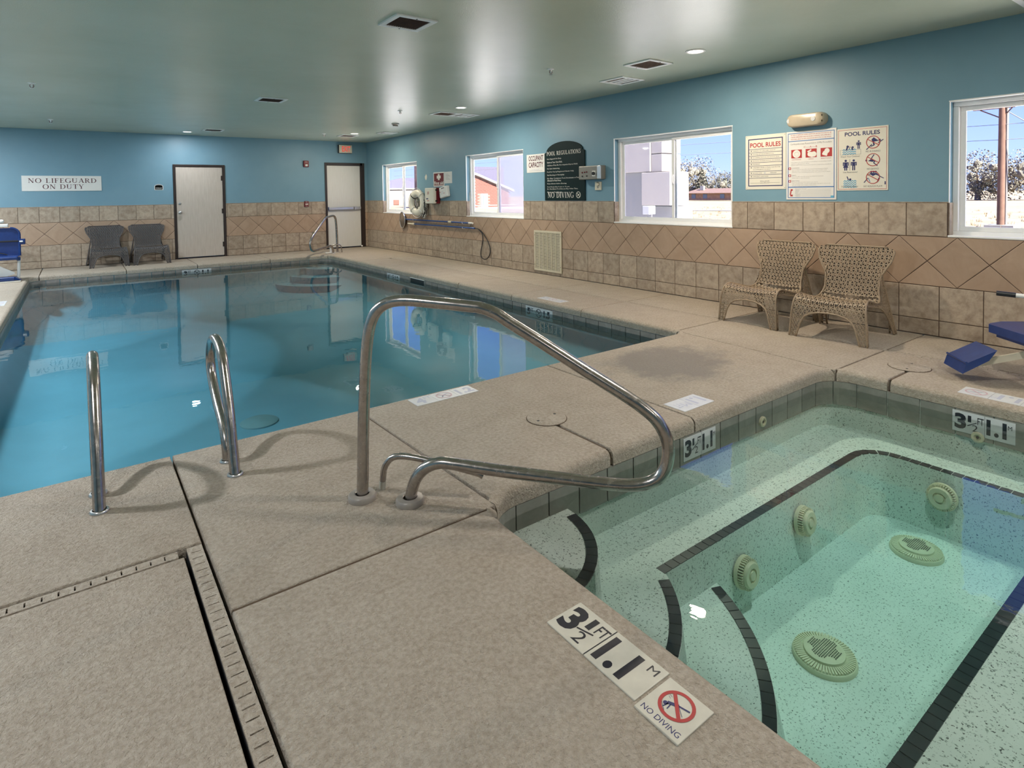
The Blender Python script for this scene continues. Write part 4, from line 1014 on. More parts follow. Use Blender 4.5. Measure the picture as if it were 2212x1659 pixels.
def panel_back(name, lab, cat, x0, x1, z0, z1, m, th=.005):
    t = thing(name, lab, cat, ((x0 + x1) / 2, YB, z0)); w = x1 - x0
    MB().box((-w / 2, -th, 0), (w / 2, -.0003, z1 - z0), .0015).build('board', MAT[m], t)
    return t, Sign((-w / 2, -th, 0), (1, 0, 0), (0, 0, 1), t)
# -- back wall
t, S = panel_back('no_lifeguard_sign', 'long white sign reading NO LIFEGUARD ON DUTY in maroon capitals', 'sign', -.835, .432, 1.525, 1.825, 'sign_white', .012)
S.serif('NO LIFEGUARD', .64, .160, 1.09, .090, 'ink_maroon'); S.serif('ON DUTY', .645, .040, .66, .090, 'ink_maroon'); S.build()
t, S = panel_back('room_plaque', 'small black plaque with rounded top beside the closed door', 'sign', 1.365, 1.53, 1.53, 1.61, 'sign_white', .006)
S.disc(.0825, .075, .0825, 'sign_white', -.6, 24, .05); S.rect(.012, .010, .153, .082, 'black'); S.disc(.0825, .08, .0705, 'black', 0, 24, .035); S.text('STORAGE', .028, .03, .11, .022, 'ink_white', 1); S.build()
t = thing('exit_sign', 'lit exit sign with red letters above the exit door', 'sign', (5.60, YB, 2.44))
MB().box((-.175, -.075, 0), (.175, -.0005, .215), .008).build('housing', MAT['bronze'], t); MB().box((-.168, -.083, .006), (.172, -.074, .208), .004).build('face', MAT['ivory'], t)
MAT['exit_red'] = emit('exit_letters', (1, .10, .07, 1), .75)
S = Sign((-.168, -.083, .006), (1, 0, 0), (0, 0, 1), t); S.text('EXIT', .075, .035, .225, .135, 'exit_red'); S.build()
t = thing('fire_strobe', 'red fire alarm strobe high on the blue wall left of the exit door', 'alarm', (4.605, YB, 2.07))
MB().box((-.065, -.05, 0), (.065, -.0005, .16), .012).build('housing', MAT['red_plastic'], t); MB().box((-.03, -.075, .02), (.03, -.045, .07), .012).build('strobe_lens', MAT['ink_white'], t)
S = Sign((-.065, -.05, 0), (1, 0, 0), (0, 0, 1), t); S.text('FIRE', .035, .115, .06, .022, 'ink_white'); S.build()
t = thing('fire_pull_station', 'small red fire pull station on the tile line left of the exit door', 'alarm', (4.59, YB, 1.09))
MB().box((-.05, -.045, 0), (.05, -.0005, .14), .006).build('housing', MAT['red_plastic'], t); MB().box((-.034, -.056, .05), (.034, -.042, .078), .005).build('handle', MAT['ink_white'], t)
S = Sign((-.05, -.045, 0), (1, 0, 0), (0, 0, 1), t); S.text('FIRE', .024, .105, .052, .020, 'ink_white'); S.text('PULL', .024, .012, .052, .018, 'ink_white'); S.build()
# -- right wall, from far to near
t, S = panel_right('first_aid_sign', 'white and dark red first aid sign with a white cross', 'sign', 11.185, 10.72, 1.515, 1.82, 'sign_white')
w_ = .465; S.rect(.025, .025, w_ - .025, .28, 'red_plastic'); S.rect(w_ / 2 - .035, .135, w_ / 2 + .035, .265, 'ink_white', 1); S.rect(w_ / 2 - .085, .170, w_ / 2 + .085, .230, 'ink_white', 1.4); S.text('First aid', .04, .038, w_ - .08, .072, 'ink_white', 1); S.build()
t, S = panel_right('notice_paper', 'small white paper notice taped beside the first aid sign', 'notice', 10.715, 10.41, 1.575, 1.815, 'sign_white', .002)
for i in range(6): S.rect(.05, .19 - i * .022, .15 + .08 * ((i * 7) % 3) / 2, .1935 - i * .022, 'ink_grey')
S.build()
t = thing('first_aid_kit', 'cream first aid cabinet with dark red back half below the first aid sign', 'first aid kit', (XW, 11.09, 1.155))
MB().box((-.10, -.19, 0), (-.0005, .19, .335), .01).build('back_case', MAT['red_plastic'], t); MB().box((-.17, -.19, .002), (-.10, .19, .333), .012).build('cover', MAT['sign_cream'], t)
for z in (.04, .27): MB().box((-.125, -.205, z), (-.08, -.188, z + .035), .003).build('latch', MAT['black'], t)
S = Sign((-.17, .19, 0), (0, -1, 0), (0, 0, 1), t); S.ring(.15, .225, .035, .007, 'ink_red', 0, 20); S.line(.12, .20, .18, .25, .010, 'ink_red'); S.line(.12, .245, .18, .205, .008, 'ink_navy'); S.rect(.06, .09, .15, .115, 'ink_navy'); S.rect(.09, .055, .19, .067, 'ink_red'); S.build()
t = thing('first_aid_box', 'white plastic first aid box hanging tilted right of the cream cabinet', 'first aid kit', (XW, 10.63, 1.285)); t.rotation_euler = (rad(-9), 0, 0)
MB().box((-.085, -.15, 0), (-.0005, .16, .225), .018).build('case', MAT['sign_white'], t); MB().box((-.088, -.06, .185), (-.078, .07, .205), .003).build('handle_slot', MAT['ink_grey'], t)
S = Sign((-.085, .16, 0), (0, -1, 0), (0, 0, 1), t); S.disc(.045, .125, .014, 'ink_red', .5); S.disc(.20, .085, .012, 'ink_red', .5)
for i in range(4): S.rect(.07, .075 + i * .018, .18, .080 + i * .018, 'ink_pale')
S.build()
t = thing('ring_buoy', 'white ring buoy hanging on the wall beside the farthest window', 'life ring', (XW - .11, 11.74, 1.17)); t.rotation_euler = (0, 0, rad(8))
R_, r_ = .215, .082; q = MB(); q.tube([(0, R_ * cos(2 * pi * i / 40), R_ * sin(2 * pi * i / 40)) for i in range(40)], r_, 16, False, True)
q.v = [Vector((v.x * .72, v.y, v.z)) for v in q.v]; q.build('ring', MAT['sign_cream'], t)
q = MB()
for k in range(4):
    a0 = pi / 4 + k * pi / 2 + .12; pts = [(-.02, (R_ + r_ + .004 + .025 * sin(pi * j / 10)) * cos(a0 + (pi / 2 - .24) * j / 10), (R_ + r_ + .004 + .025 * sin(pi * j / 10)) * sin(a0 + (pi / 2 - .24) * j / 10)) for j in range(11)]
    q.tube(pts, .006, 6)
q.build('grab_line', MAT['sign_white'], t)
for k in range(4):
    a0 = pi / 4 + k * pi / 2; q = MB(); c = Vector((0, R_ * cos(a0), R_ * sin(a0))); rd = Vector((0, cos(a0), sin(a0)))
    q.tube([c + (rd * cos(2 * pi * i / 16) * (r_ + .002)) + Vector((1, 0, 0)) * sin(2 * pi * i / 16) * (r_ * .72 + .002) for i in range(16)], .011, 6, False, True); q.build('strap', MAT['ink_white' if k else 'black'], t)
t = thing('throw_rope', 'coil of black and white rope hanging through the ring buoy', 'rope', (XW - .07, 11.50, 1.05))
rnd = random.Random(3); q = MB()
for k in range(7):
    h_, w2 = .17 + .03 * rnd.random(), .075 + .03 * rnd.random(); ox, oz, x_ = .02 * rnd.uniform(-1, 1), .02 * rnd.uniform(-1, 1), -.01 * k + .02
    q.tube([(x_ + .008 * sin(5 * a), ox + w2 * cos(a), oz + h_ * sin(a)) for a in [2 * pi * i / 28 for i in range(28)]], .0095, 7, False, True)
for k in range(5):
    h_, w2 = .10 + .03 * rnd.random(), .04 + .02 * rnd.random()
    q.tube([(-.03 + .008 * sin(4 * a) - .008 * k, .24 + .02 * rnd.uniform(-1, 1) * 0 + w2 * cos(a), .11 + h_ * sin(a)) for a in [2 * pi * i / 22 for i in range(22)]], .0095, 7, False, True)
q.build('coil', MAT['rope'], t)
t = thing('skimmer_net', 'pool skimmer net on a long blue telescopic pole hung on the wall', 'pool net', (XW, 12.65, .78))
q = MB(); rim = [(-.05 + .03 * cos(2 * pi * i / 36), .19 * cos(2 * pi * i / 36) - .02, .185 * sin(2 * pi * i / 36) * (1 + .10 * cos(2 * pi * i / 36)) - .02) for i in range(36)]
q.tube(rim, .012, 8, False, True); q.build('hoop', MAT['silver'], t)
q = MB(); vs = []; fs = []
for j in range(6):
    k_ = 1 - j / 5 * .98; vs += [Vector((p[0] - .045 * (1 - k_ ** 2), (p[1] + .02) * k_ - .02, (p[2] + .02) * k_ - .02)) for p in rim]
for j in range(5): fs += [(j * 36 + i, j * 36 + (i + 1) % 36, (j + 1) * 36 + (i + 1) % 36, (j + 1) * 36 + i) for i in range(36)]
q.add(vs, fs, True); q.build('mesh_bag', MAT['net'], t)
MB().tube([(-.05, -.20, .0), (-.05, -2.95, .0)], .016, 12).build('pole', MAT['blue_pole'], t)
MB().tube([(-.05, -2.16, 0), (-.05, -2.27, 0)], .026, 12).build('clamp', MAT['ivory'], t); MB().tube([(-.05, -2.93, 0), (-.05, -3.07, 0)], .020, 12).build('grip', MAT['sign_white'], t)
q = MB(); q.tube([(-.05, -.20, .0), (-.04, -.17, .0), (-.02, -.16, .08)], .010, 8); q.build('yoke', MAT['silver'], t)
t = thing('vacuum_pole', 'lower blue pool pole with a dark hose looping down from its end', 'pool pole', (XW, 12.3, .685))
MB().tube([(-.045, -.28, .0), (-.045, -2.78, .0)], .016, 12).build('pole', MAT['blue_pole'], t); MB().tube([(-.045, .05, .005), (-.045, -.17, .0)], .017, 12).build('grip', MAT['ivory'], t)
MB().tube([(-.045, -.17, 0), (-.045, -.28, 0)], .024, 12).build('clamp', MAT['ivory'], t)
hp = [(9.52, .685), (9.40, .67), (9.28, .62), (9.16, .53), (9.06, .42), (9.02, .31), (9.04, .21), (9.12, .135), (9.22, .115), (9.31, .155), (9.32, .24), (9.28, .36), (9.245, .48), (9.27, .60), (9.38, .665)]
MB().tube(smooth_path([(-.035 - .01 * (i > 7), y - 12.3, z - .685) for i, (y, z) in enumerate(hp)], 6), .0085, 8).build('hose', MAT['black'], t)
for k, (y, z) in enumerate(((12.05, .79), (9.93, .79))):
    t = thing('pole_hook', 'small white wall hook holding the pool poles at their %s end' % ('far' if k == 0 else 'near'), 'hook', (XW, y, z))
    q = MB(); q.box((-.008, -.012, -.14), (-.0005, .012, .07), .002)
    for dz in (-.035, -.13): q.tube([(-.005, 0, dz + .0), (-.05, 0, dz - .0), (-.072, 0, dz + .01), (-.072, 0, dz + .035)], .005, 8)
    q.build('hook', MAT['sign_white'], t)
t, S = panel_right('occupancy_sign', 'white sign reading OCCUPANT CAPACITY in dark red', 'sign', 7.92, 7.435, 1.69, 1.995, 'sign_white')
S.text('OCCUPANT', .055, .195, .385, .085, 'ink_maroon'); S.text('CAPACITY', .055, .085, .385, .088, 'ink_maroon'); S.text('21 Persons', .13, .038, .2, .022, 'ink_pale'); S.rect(.07, .028, .42, .031, 'ink_grey'); S.build()
oc = [(7.43, 1.222), (6.485, 1.222), (6.485, 1.985), (6.53, 2.0)] + [(6.955 - .425 * cos(rad(a)), 2.0 + .155 * sin(rad(a))) for a in range(12, 169, 12)] + [(7.385, 2.0), (7.43, 1.985)]
t, S = panel_right('pool_regulations_sign', 'dark green arched sign headed POOL REGULATIONS with NO DIVING at its foot', 'sign', 7.43, 6.485, 1.222, 2.15, 'sign_green', .018, oc)
S.serif('POOL REGULATIONS', .46, .725, .80, .062, 'ink_white')
yy = .68
for s_, wd, gap in (('No Lifeguard On Duty.', .35, .052), ('Swim at Your Own Risk.', .37, .052), ('Children Must Be Accompanied by an Adult.', .73, .052), ('No Solo Swimming.', .31, .052), ('Pool for Use by Registered Guests Only.', .64, .052), ('No Running or Horseplay.', .42, .052),
                    ('No Glass Containers, Food, Intoxicants or Pets', .76, .034), ('Allowed in Pool Area.', .34, .052), ('Please Shower before Entering.', .47, .052), ('Pool Hours Are 9 a.m. to 11 p.m.', .54, .034), ('Do Not Enter Pool Area at Any Other Time.', .73, .052), ('Maximum Pool Depth', .35, .05)):
    S.text(s_, .065, yy - .026, wd, .026, 'ink_white'); yy -= gap
S.serif('NO DIVING', .385, .045, .62, .088, 'ink_white'); nodive(S, .80, .088, .050, 'ink_white', 'ink_white'); S.build()
t = thing('timer_box', 'grey metal timer box with dial mounted right of the green sign', 'control box', (XW, 6.30, 1.535))
MB().box((-.105, -.235, 0), (-.0005, .225, .20), .01).build('case', MAT['timer'], t)
MB().box((-.112, -.235, .0), (-.085, -.16, .20), .012).build('end_cover', MAT['silver'], t)
S = Sign((-.105, .225, 0), (0, -1, 0), (0, 0, 1), t); S.rect(.285, .045, .355, .125, 'ink_white', .3); S.build()
dl = MB().lathe([(.026, 0), (.024, .02), (0, .02)], seg=20, M=Matrix.Translation((-.106, -.095, .085)) @ Matrix.Rotation(-pi / 2, 4, 'Y')).build('dial', MAT['black'], t)
for k, (y, z) in enumerate(((.145, .105), (.095, .108), (.05, .112), (.145, .05), (.05, .052))): MB().lathe([(.011, 0), (.009, .010), (0, .011)], seg=12, M=Matrix.Translation((-.106, y, z)) @ Matrix.Rotation(-pi / 2, 4, 'Y')).build('button', MAT['red_plastic' if k < 3 else 'black'], t)
t = thing('wall_timer_switch', 'small ivory dial switch under the grey timer box', 'switch', (XW, 6.21, 1.375))
MB().box((-.022, -.062, 0), (-.0005, .062, .125), .006).build('plate', MAT['ivory'], t); MB().lathe([(.028, 0), (.024, .022), (.010, .024), (0, .024)], seg=20, M=Matrix.Translation((-.022, .0, .085)) @ Matrix.Rotation(-pi / 2, 4, 'Y')).build('dial', MAT['ivory'], t)
S = Sign((-.022, .062, 0), (0, -1, 0), (0, 0, 1), t); S.ring(.062, .085, .034, .006, 'ink_grey', 0, 20); S.rect(.05, .03, .08, .046, 'ink_grey'); S.build()
t = thing('wall_grille', 'cream metal return air grille low on the tiled wall', 'grille', (XW - .012, 7.375, .055))
gw, gh = .69, .67; q = MB(); f = .035
for a in (((-gw / 2, 0), (gw / 2, f)), ((-gw / 2, gh - f), (gw / 2, gh)), ((-gw / 2, f), (-gw / 2 + f, gh - f)), ((gw / 2 - f, f), (gw / 2, gh - f))): q.box((-.018, a[0][0], a[0][1]), (0, a[1][0], a[1][1]), .004)
q.build('frame', MAT['grille'], t); MB().box((-.003, -gw / 2 + f, f), (-.0005, gw / 2 - f, gh - f)).build('backing', MAT['grille_dark'], t)
for i in range(1, 6):
    y = -gw / 2 + f + (gw - 2 * f) * i / 6; MB().box((-.018, y - .007, f), (-.004, y + .007, gh - f), .002).build('rib', MAT['grille'], t)
for i in range(34):
    z = f + .008 + (gh - 2 * f) * i / 34; MB().add([(-.014, -gw / 2 + f, z), (-.014, gw / 2 - f, z), (-.005, gw / 2 - f, z + .010), (-.005, -gw / 2 + f, z + .010), (-.012, -gw / 2 + f, z - .002), (-.012, gw / 2 - f, z - .002)], [(0, 1, 2, 3), (4, 5, 1, 0)]).build('slat', MAT['grille'], t)
for y in (-gw / 2 + .018, gw / 2 - .018):
    for z in (.1, gh - .08): MB().lathe([(.006, 0), (.004, .004), (0, .004)], seg=8, M=Matrix.Translation((-.018, y, z)) @ Matrix.Rotation(-pi / 2, 4, 'Y')).build('screw', MAT['black'], t)
# -- the three posters
t, S = panel_right('pool_rules_list_sign', 'cream sign with red POOL RULES heading and ruled list of rules', 'sign', 3.84, 3.362, 1.35, 1.96, 'sign_cream')
w_, h_ = .478, .61; S.frame(.035, .035, w_ - .035, h_ - .04, .010, 'ink_navy'); S.text('POOL RULES', .058, h_ - .137, w_ - .116, .052, 'ink_red')
rows = [('WARNING: NO LIFEGUARD ON DUTY',), ('SHOWER BEFORE ENTERING POOL',), ('NO ANIMALS IN POOL OR ON POOL DECK',), ('NO FOOD OR DRINK IN POOL OR ON DECK',), ('NO DIVING',), ('CHILDREN UNDER 14 YEARS OLD MUST BE', 'ACCOMPANIED BY AN ADULT'), ('BATHING LOAD',), ('EMERGENCY ASSISTANCE',)]
yy = h_ - .155
for rw_ in rows:
    S.rect(.035, yy - .0045, w_ - .035, yy, 'ink_navy'); yy -= .0045
    hh = .033 if len(rw_) == 1 else .058
    S.rect(.066, yy - .022, .078, yy - .010, 'ink_grey')
    for k, s_ in enumerate(rw_): S.text(s_, .092, yy - .023 - k * .022, min(.34, len(s_) * .0092), .0125, 'ink_grey')
    if rw_[0] == 'BATHING LOAD': S.text('21', .225, yy - .024, .02, .014, 'ink_blue'); S.text('PERSONS', .30, yy - .023, .07, .0125, 'ink_grey')
    yy -= hh
S.rect(.035, yy - .0045, w_ - .035, yy, 'ink_navy'); S.text('POOL HOURS', .18, yy - .045, .11, .013, 'ink_grey'); S.rect(.18, yy - .060, .29, yy - .057, 'ink_grey'); S.rect(.06, .072, .21, .074, 'ink_grey'); S.rect(.26, .072, .41, .074, 'ink_grey'); S.text('TO', .225, .070, .02, .011, 'ink_grey')
for x in (.012, w_ - .012):
    for y in (.015, h_ - .015): S.disc(x, y, .004, 'ink_grey', 0, 8)
S.build()
t, S = panel_right('resuscitation_sign', 'white and blue resuscitation procedure sign with three red picture boxes', 'sign', 3.357, 2.835, 1.235, 1.962, 'sign_white', .006)
w_, h_ = .522, .727; S.frame(.018, .018, w_ - .018, h_ - .018, .007, 'ink_blue'); S.rect(.018, h_ - .108, w_ - .018, h_ - .100, 'ink_blue'); S.rect(.018, .128, w_ - .018, .138, 'ink_blue')
for k, s_ in enumerate(STR[STR.index('IN CASE OF NEAR DROWNING ARTIFICIAL RESPIRATION SHOULD BE'):][:3]): S.text(s_, .05, h_ - .046 - k * .022, w_ - .10, .012, 'ink_red')
S.text('Cardiopulmonary Resuscitation (CPR) Procedure', .045, h_ - .148, w_ - .09, .022, 'ink_grey'); S.text('C----A----B', .19, h_ - .182, .14, .018, 'ink_red')
for k in range(3):
    x = .055 + k * .155; S.rect(x, h_ - .285, x + .115, h_ - .195, 'ink_red')
    if k == 0: S.disc(x + .057, h_ - .24, .042, 'ink_white', 1, 24); S.ring(x + .06, h_ - .243, .024, .0025, 'ink_palered', 2, 16); S.line(x + .03, h_ - .23, x + .08, h_ - .215, .0025, 'ink_palered', 2)
    if k == 1: S.disc(x + .045, h_ - .25, .026, 'ink_white', 1); S.disc(x + .085, h_ - .252, .028, 'ink_white', 1.1); S.disc(x + .065, h_ - .255, .028, 'ink_white', 1.2); S.line(x + .02, h_ - .225, x + .06, h_ - .205, .014, 'ink_white', 1.3)
    if k == 2: S.disc(x + .065, h_ - .225, .026, 'ink_white', 1); S.disc(x + .045, h_ - .248, .024, 'ink_white', 1.1); S.disc(x + .03, h_ - .255, .014, 'ink_white', 1.2); S.line(x + .06, h_ - .24, x + .05, h_ - .275, .03, 'ink_white', 1.3)
    S.text(('COMPRESSIONS', 'AIRWAY', 'BREATHING')[k], x + .005 if k != 1 else x + .03, h_ - .306, .10 if k != 1 else .055, .009, 'ink_red')
i0 = STR.index('If the victim is not responsive and is not breathing or not breathing normally,'); yy = h_ - .335
def icon(x, y, hd):
    S.rect(x, y - .012, x + .028, y + .014, 'ink_red'); S.disc(x + .014, y + .001, .008, 'ink_white', 1, 10); S.text(hd, x + .038, y + .0, .08 if len(hd) > 7 else .045, .008, 'ink_grey')
for k in range(3): S.text(STR[i0 + k], .055, yy, min(.42, len(STR[i0 + k]) * .0057), .0085, 'ink_grey'); yy -= .016
yy -= .012; icon(.025, yy, 'COMPRESSIONS'); yy -= .016
for k in range(3, 6): S.text(STR[i0 + k], .065, yy, min(.40, len(STR[i0 + k]) * .0057), .0085, 'ink_grey'); yy -= .016
yy -= .012; icon(.025, yy, 'AIRWAY'); yy -= .016
for k in range(6, 8): S.text(STR[i0 + k], .065, yy, min(.40, len(STR[i0 + k]) * .0057), .0085, 'ink_grey'); yy -= .016
yy -= .012; icon(.025, yy, 'BREATHING'); yy -= .016
for k in range(8, 12): S.text(STR[i0 + k], .065, yy, min(.40, len(STR[i0 + k]) * .0057), .0085, 'ink_grey'); yy -= .0155
for k, s_ in enumerate(('Emergency Hospital', 'Address', 'Police', 'Fire', 'Telephone', 'Ambulance')):
    S.text(s_, .10, .108 - k * .0145, len(s_) * .0066, .009, 'ink_grey'); S.rect(.105 + len(s_) * .0068, .107 - k * .0145, w_ - .05, .1083 - k * .0145, 'ink_grey')
S.line(.055, .105, .045, .05, .012, 'ink_red'); S.rect(.05, .095, .072, .112, 'ink_red', .3); S.rect(.045, .035, .072, .053, 'ink_red', .3); S.rect(w_ - .055, .022, w_ - .025, .042, 'ink_cyan', 1)
S.build()
t, S = panel_right('pool_rules_picture_sign', 'cream sign headed POOL RULES with blue figures and red prohibition rings', 'sign', 2.83, 2.362, 1.325, 1.942, 'sign_cream')
w_, h_ = .468, .617; S.frame(.012, .012, w_ - .012, h_ - .014, .0035, 'ink_red'); S.text('POOL RULES', .075, h_ - .078, .32, .040, 'ink_navy')
def man(x, y, k, key='ink_navy', skirt=False):
    S.disc(x, y + .92 * k, .11 * k, key, 0, 12); S.rect(x - .14 * k, y + .42 * k, x + .14 * k, y + .78 * k, key); S.rect(x - .26 * k, y + .45 * k, x - .17 * k, y + .77 * k, key); S.rect(x + .17 * k, y + .45 * k, x + .26 * k, y + .77 * k, key); S.rect(x - .26 * k, y + .70 * k, x + .26 * k, y + .78 * k, key, .3)
    if skirt: S.poly([(x - .24 * k, y + .26 * k), (x + .24 * k, y + .26 * k), (x + .1 * k, y + .6 * k), (x - .1 * k, y + .6 * k)], key, .2)
    S.rect(x - .13 * k, y, x - .03 * k, y + .45 * k, key); S.rect(x + .03 * k, y, x + .13 * k, y + .45 * k, key)
def waves(x0, y, w, n, key='ink_cyan'):
    for r in range(n):
        for i in range(10): S.line(x0 + w * i / 10, y - r * .020 + (.006 if i % 2 else -.006), x0 + w * (i + 1) / 10, y - r * .020 + (-.006 if i % 2 else .006), .008, key)
S.frame(.032, .355, .225, .405, .002, 'ink_grey'); waves(.055, .405, .125, 3); man(.205, .41, .080)
S.disc(.102, .438, .011, 'ink_navy', .5, 10); S.disc(.150, .428, .010, 'ink_navy', .5, 10); S.line(.10, .43, .09, .40, .014, 'ink_navy', .5); S.line(.145, .42, .15, .40, .014, 'ink_navy', .5); S.line(.13, .435, .14, .415, .005, 'ink_navy', .5); S.line(.115, .44, .12, .41, .005, 'ink_navy', .5)
S.text('Watch Your Children!', .035, .330, .18, .016, 'ink_grey'); man(.085, .20, .105, 'ink_navy', True); man(.16, .20, .105); S.rect(.122, .198, .125, .312, 'ink_navy')
S.text('Use Restrooms!', .06, .175, .135, .016, 'ink_grey'); waves(.065, .095, .12, 4); S.disc(.128, .110, .011, 'ink_navy', .5, 10); S.line(.112, .102, .098, .140, .009, 'ink_navy', .5); S.text("Don't Swim Alone!", .045, .032, .155, .017, 'ink_grey')
for cy_, txt, ww in ((.465, 'NO RUNNING!', .13), (.295, 'NO DIVING!', .105), (.125, 'NO ROUGH PLAY!', .165)):
    cx = .335; S.ring(cx, cy_, .062, .0065, 'ink_red', 2); S.line(cx - .046, cy_ + .028, cx + .052, cy_ - .03, .0065, 'ink_red', 2.2); S.text(txt, cx - ww / 2, cy_ - .095 if cy_ > .2 else .032, ww, .016, 'ink_grey')
S.disc(.392, .482, .010, 'ink_navy', .5); S.poly([(.32, .49), (.34, .51), (.385, .475), (.33, .465)], 'ink_navy'); S.line(.335, .475, .345, .435, .013, 'ink_navy', .3); S.line(.345, .435, .315, .425, .009, 'ink_navy', .3); S.line(.325, .445, .275, .395, .008, 'ink_navy', .4); S.line(.38, .455, .425, .485, .008, 'ink_navy', .4)
S.disc(.275, .29, .009, 'ink_navy', .5); S.poly([(.29, .285), (.315, .30), (.36, .285), (.33, .275)], 'ink_navy'); S.line(.315, .30, .345, .345, .008, 'ink_navy', .3); S.line(.355, .285, .34, .265, .009, 'ink_navy', .3); S.line(.34, .265, .375, .235, .008, 'ink_navy', .4)
for dx in (-.01, .012, .03): S.disc(.33 + dx, .178, .010, 'ink_navy', .5, 10)
S.poly([(.285, .145), (.315, .168), (.37, .165), (.395, .135), (.36, .15), (.335, .138), (.31, .155)], 'ink_navy'); S.line(.29, .12, .255, .075, .007, 'ink_navy', .3); S.line(.385, .14, .43, .115, .007, 'ink_navy', .3); S.line(.39, .12, .375, .08, .010, 'ink_navy', .3); S.line(.295, .12, .31, .08, .006, 'ink_blue', .3)
S.rect(w_ - .030, .055, w_ - .020, .085, 'ink_navy'); S.build()
t = thing('emergency_light', 'rounded beige emergency light fixture on the wall above the posters', 'emergency light', (XW, 3.12, 2.0), 0); t.rotation_euler = (0, 0, 0)
prof = rrect(-.20, .0, .20, .135, (.06, .06, .06, .06), 6)
q = MB(); n = len(prof); Lv = [(-.0005, 1.0), (-.05, 1.0), (-.075, .97), (-.092, .88), (-.098, .72)]
for d, k in Lv: q.v += [Vector((d, x * k, (z - .0675) * k + .0675)) for x, z in prof]
for i in range(len(Lv) - 1): q.f += [(i * n + j, i * n + (j + 1) % n, (i + 1) * n + (j + 1) % n, (i + 1) * n + j) for j in range(n)]; q.sm += [True] * n
q.f.append(tuple((len(Lv) - 1) * n + j for j in range(n))); q.sm.append(True); MAT['emlight'] = plain('emergency_lens', (.50, .43, .32, 1), .25, var=.06, scale=12)
o = q.build('housing', MAT['emlight'], t); bm = bmesh.new(); bm.from_mesh(o.data); bmesh.ops.recalc_face_normals(bm, faces=bm.faces[:]); bm.to_mesh(o.data); bm.free()
for y in (-.095, .165): MB().lathe([(.024, 0), (.022, .006), (0, .007)], seg=18, M=Matrix.Translation((-.0975 if y < 0 else -.088, y, .0675)) @ Matrix.Rotation(-pi / 2, 4, 'Y')).build('lamp_face', MAT['marker_pale'], t)
for z in (.032, .085): MB().box((-.090, -.182, z), (-.078, -.17, z + .02), .003).build('clip', MAT['grille_dark'], t)

# ================================================================== DECK ITEMS
def floor_marker(lab, o, r, u, W_, H_, fn, key, name='depth_marker_tile'):
    """flat tile let into the deck; o = lower-left corner as read, r/u = reading and up directions"""
    t = thing(name, lab, 'marker tile', (o[0], o[1], .0)); rv = Vector((r[0], r[1], 0)); uv = Vector((u[0], u[1], 0))
    M = Matrix(((rv.x, uv.x, 0, 0), (rv.y, uv.y, 0, 0), (0, 0, 1, 0), (0, 0, 0, 1)))
    return t, rv, uv, M
def tiles(t, M, cells, H_, key, z=.0035):
    for a, b in cells: MB().box((a + .001, 0, -.004), (b - .001, H_, z), .002, M).build('tile', MAT[key], t)
t, rv, uv, M = floor_marker('worn depth marker with large black figures beside the spa in the foreground', (1.142, 1.392), (0, -1), (1, 0), .36, .145, None, 'marker')
tiles(t, M, [(0, .165), (.165, .362)], .145, 'marker'); S = Sign((0, 0, .0035), rv, uv, t, .0003)
S.text('3', .012, .022, .062, .108, 'ink_black'); S.text('1 ', .088, .078, .020, .050, 'ink_black'); S.text('2 ', .093, .014, .034, .046, 'ink_black'); S.line(.076, .058, .132, .074, .006, 'ink_black'); S.text('FT', .122, .082, .040, .042, 'ink_black'); S.rect(.1635, .002, .1665, .143, 'ink_black')
S.text('1.1', .178, .014, .112, .112, 'ink_black'); S.text('M', .314, .100, .030, .028, 'ink_black'); S.build()
t, rv, uv, M = floor_marker('square no diving tile with a red ring beside the spa in the foreground', (1.128, 1.022), (0, -1), (1, 0), .14, .145, None, 'marker', 'no_diving_tile')
tiles(t, M, [(0, .142)], .148, 'marker', .005); S = Sign((0, 0, .005), rv, uv, t, .0003)
S.ring(.071, .086, .048, .0095, 'ink_red', 2, 36); S.line(.040, .118, .102, .054, .010, 'ink_red', 2.5); S.disc(.046, .072, .0065, 'ink_navy', 1, 12); S.line(.049, .077, .075, .090, .010, 'ink_navy', 1); S.line(.072, .089, .104, .097, .005, 'ink_navy', 1); S.line(.052, .076, .048, .058, .003, 'ink_navy', 1); S.line(.058, .078, .060, .060, .003, 'ink_navy', 1)
S.line(.034, .07, .058, .05, .0012, 'ink_navy', 1); S.line(.045, .112, .100, .070, .0012, 'ink_navy', 1); S.line(.038, .096, .047, .092, .001, 'ink_navy', 1); S.line(.038, .102, .047, .099, .001, 'ink_navy', 1); S.text('NO DIVING', .012, .012, .118, .017, 'ink_navy'); S.build()
t, rv, uv, M = floor_marker('faded 4 FT no diving 1.2 marker tiles on the deck edge of the pool', (1.703, 3.335), (1, 0), (0, 1), .465, .145, None, 'marker_pale')
tiles(t, M, [(0, .155), (.155, .31), (.31, .465)], .145, 'marker_pale'); S = Sign((0, 0, .0035), rv, uv, t, .0003)
S.text('4', .025, .02, .065, .1, 'ink_pale'); S.text('FT', .095, .08, .05, .045, 'ink_pale'); nodive(S, .232, .073, .055, 'ink_palered', 'ink_pale'); S.text('1.2', .33, .02, .12, .10, 'ink_pale'); S.build()
t, rv, uv, M = floor_marker('faded marker tiles on the deck at the far edge of the spa beside the joint', (3.235, 2.390), (-1, 0), (0, -1), .30, .165, None, 'marker_pale')
tiles(t, M, [(0, .15), (.15, .30)], .165, 'marker_pale'); S = Sign((0, 0, .0035), rv, uv, t, .0003); S.text('1.1', .03, .03, .1, .1, 'ink_pale'); S.text('M', .16, .06, .06, .06, 'ink_pale'); S.text('FT', .235, .05, .045, .06, 'ink_pale'); S.build()
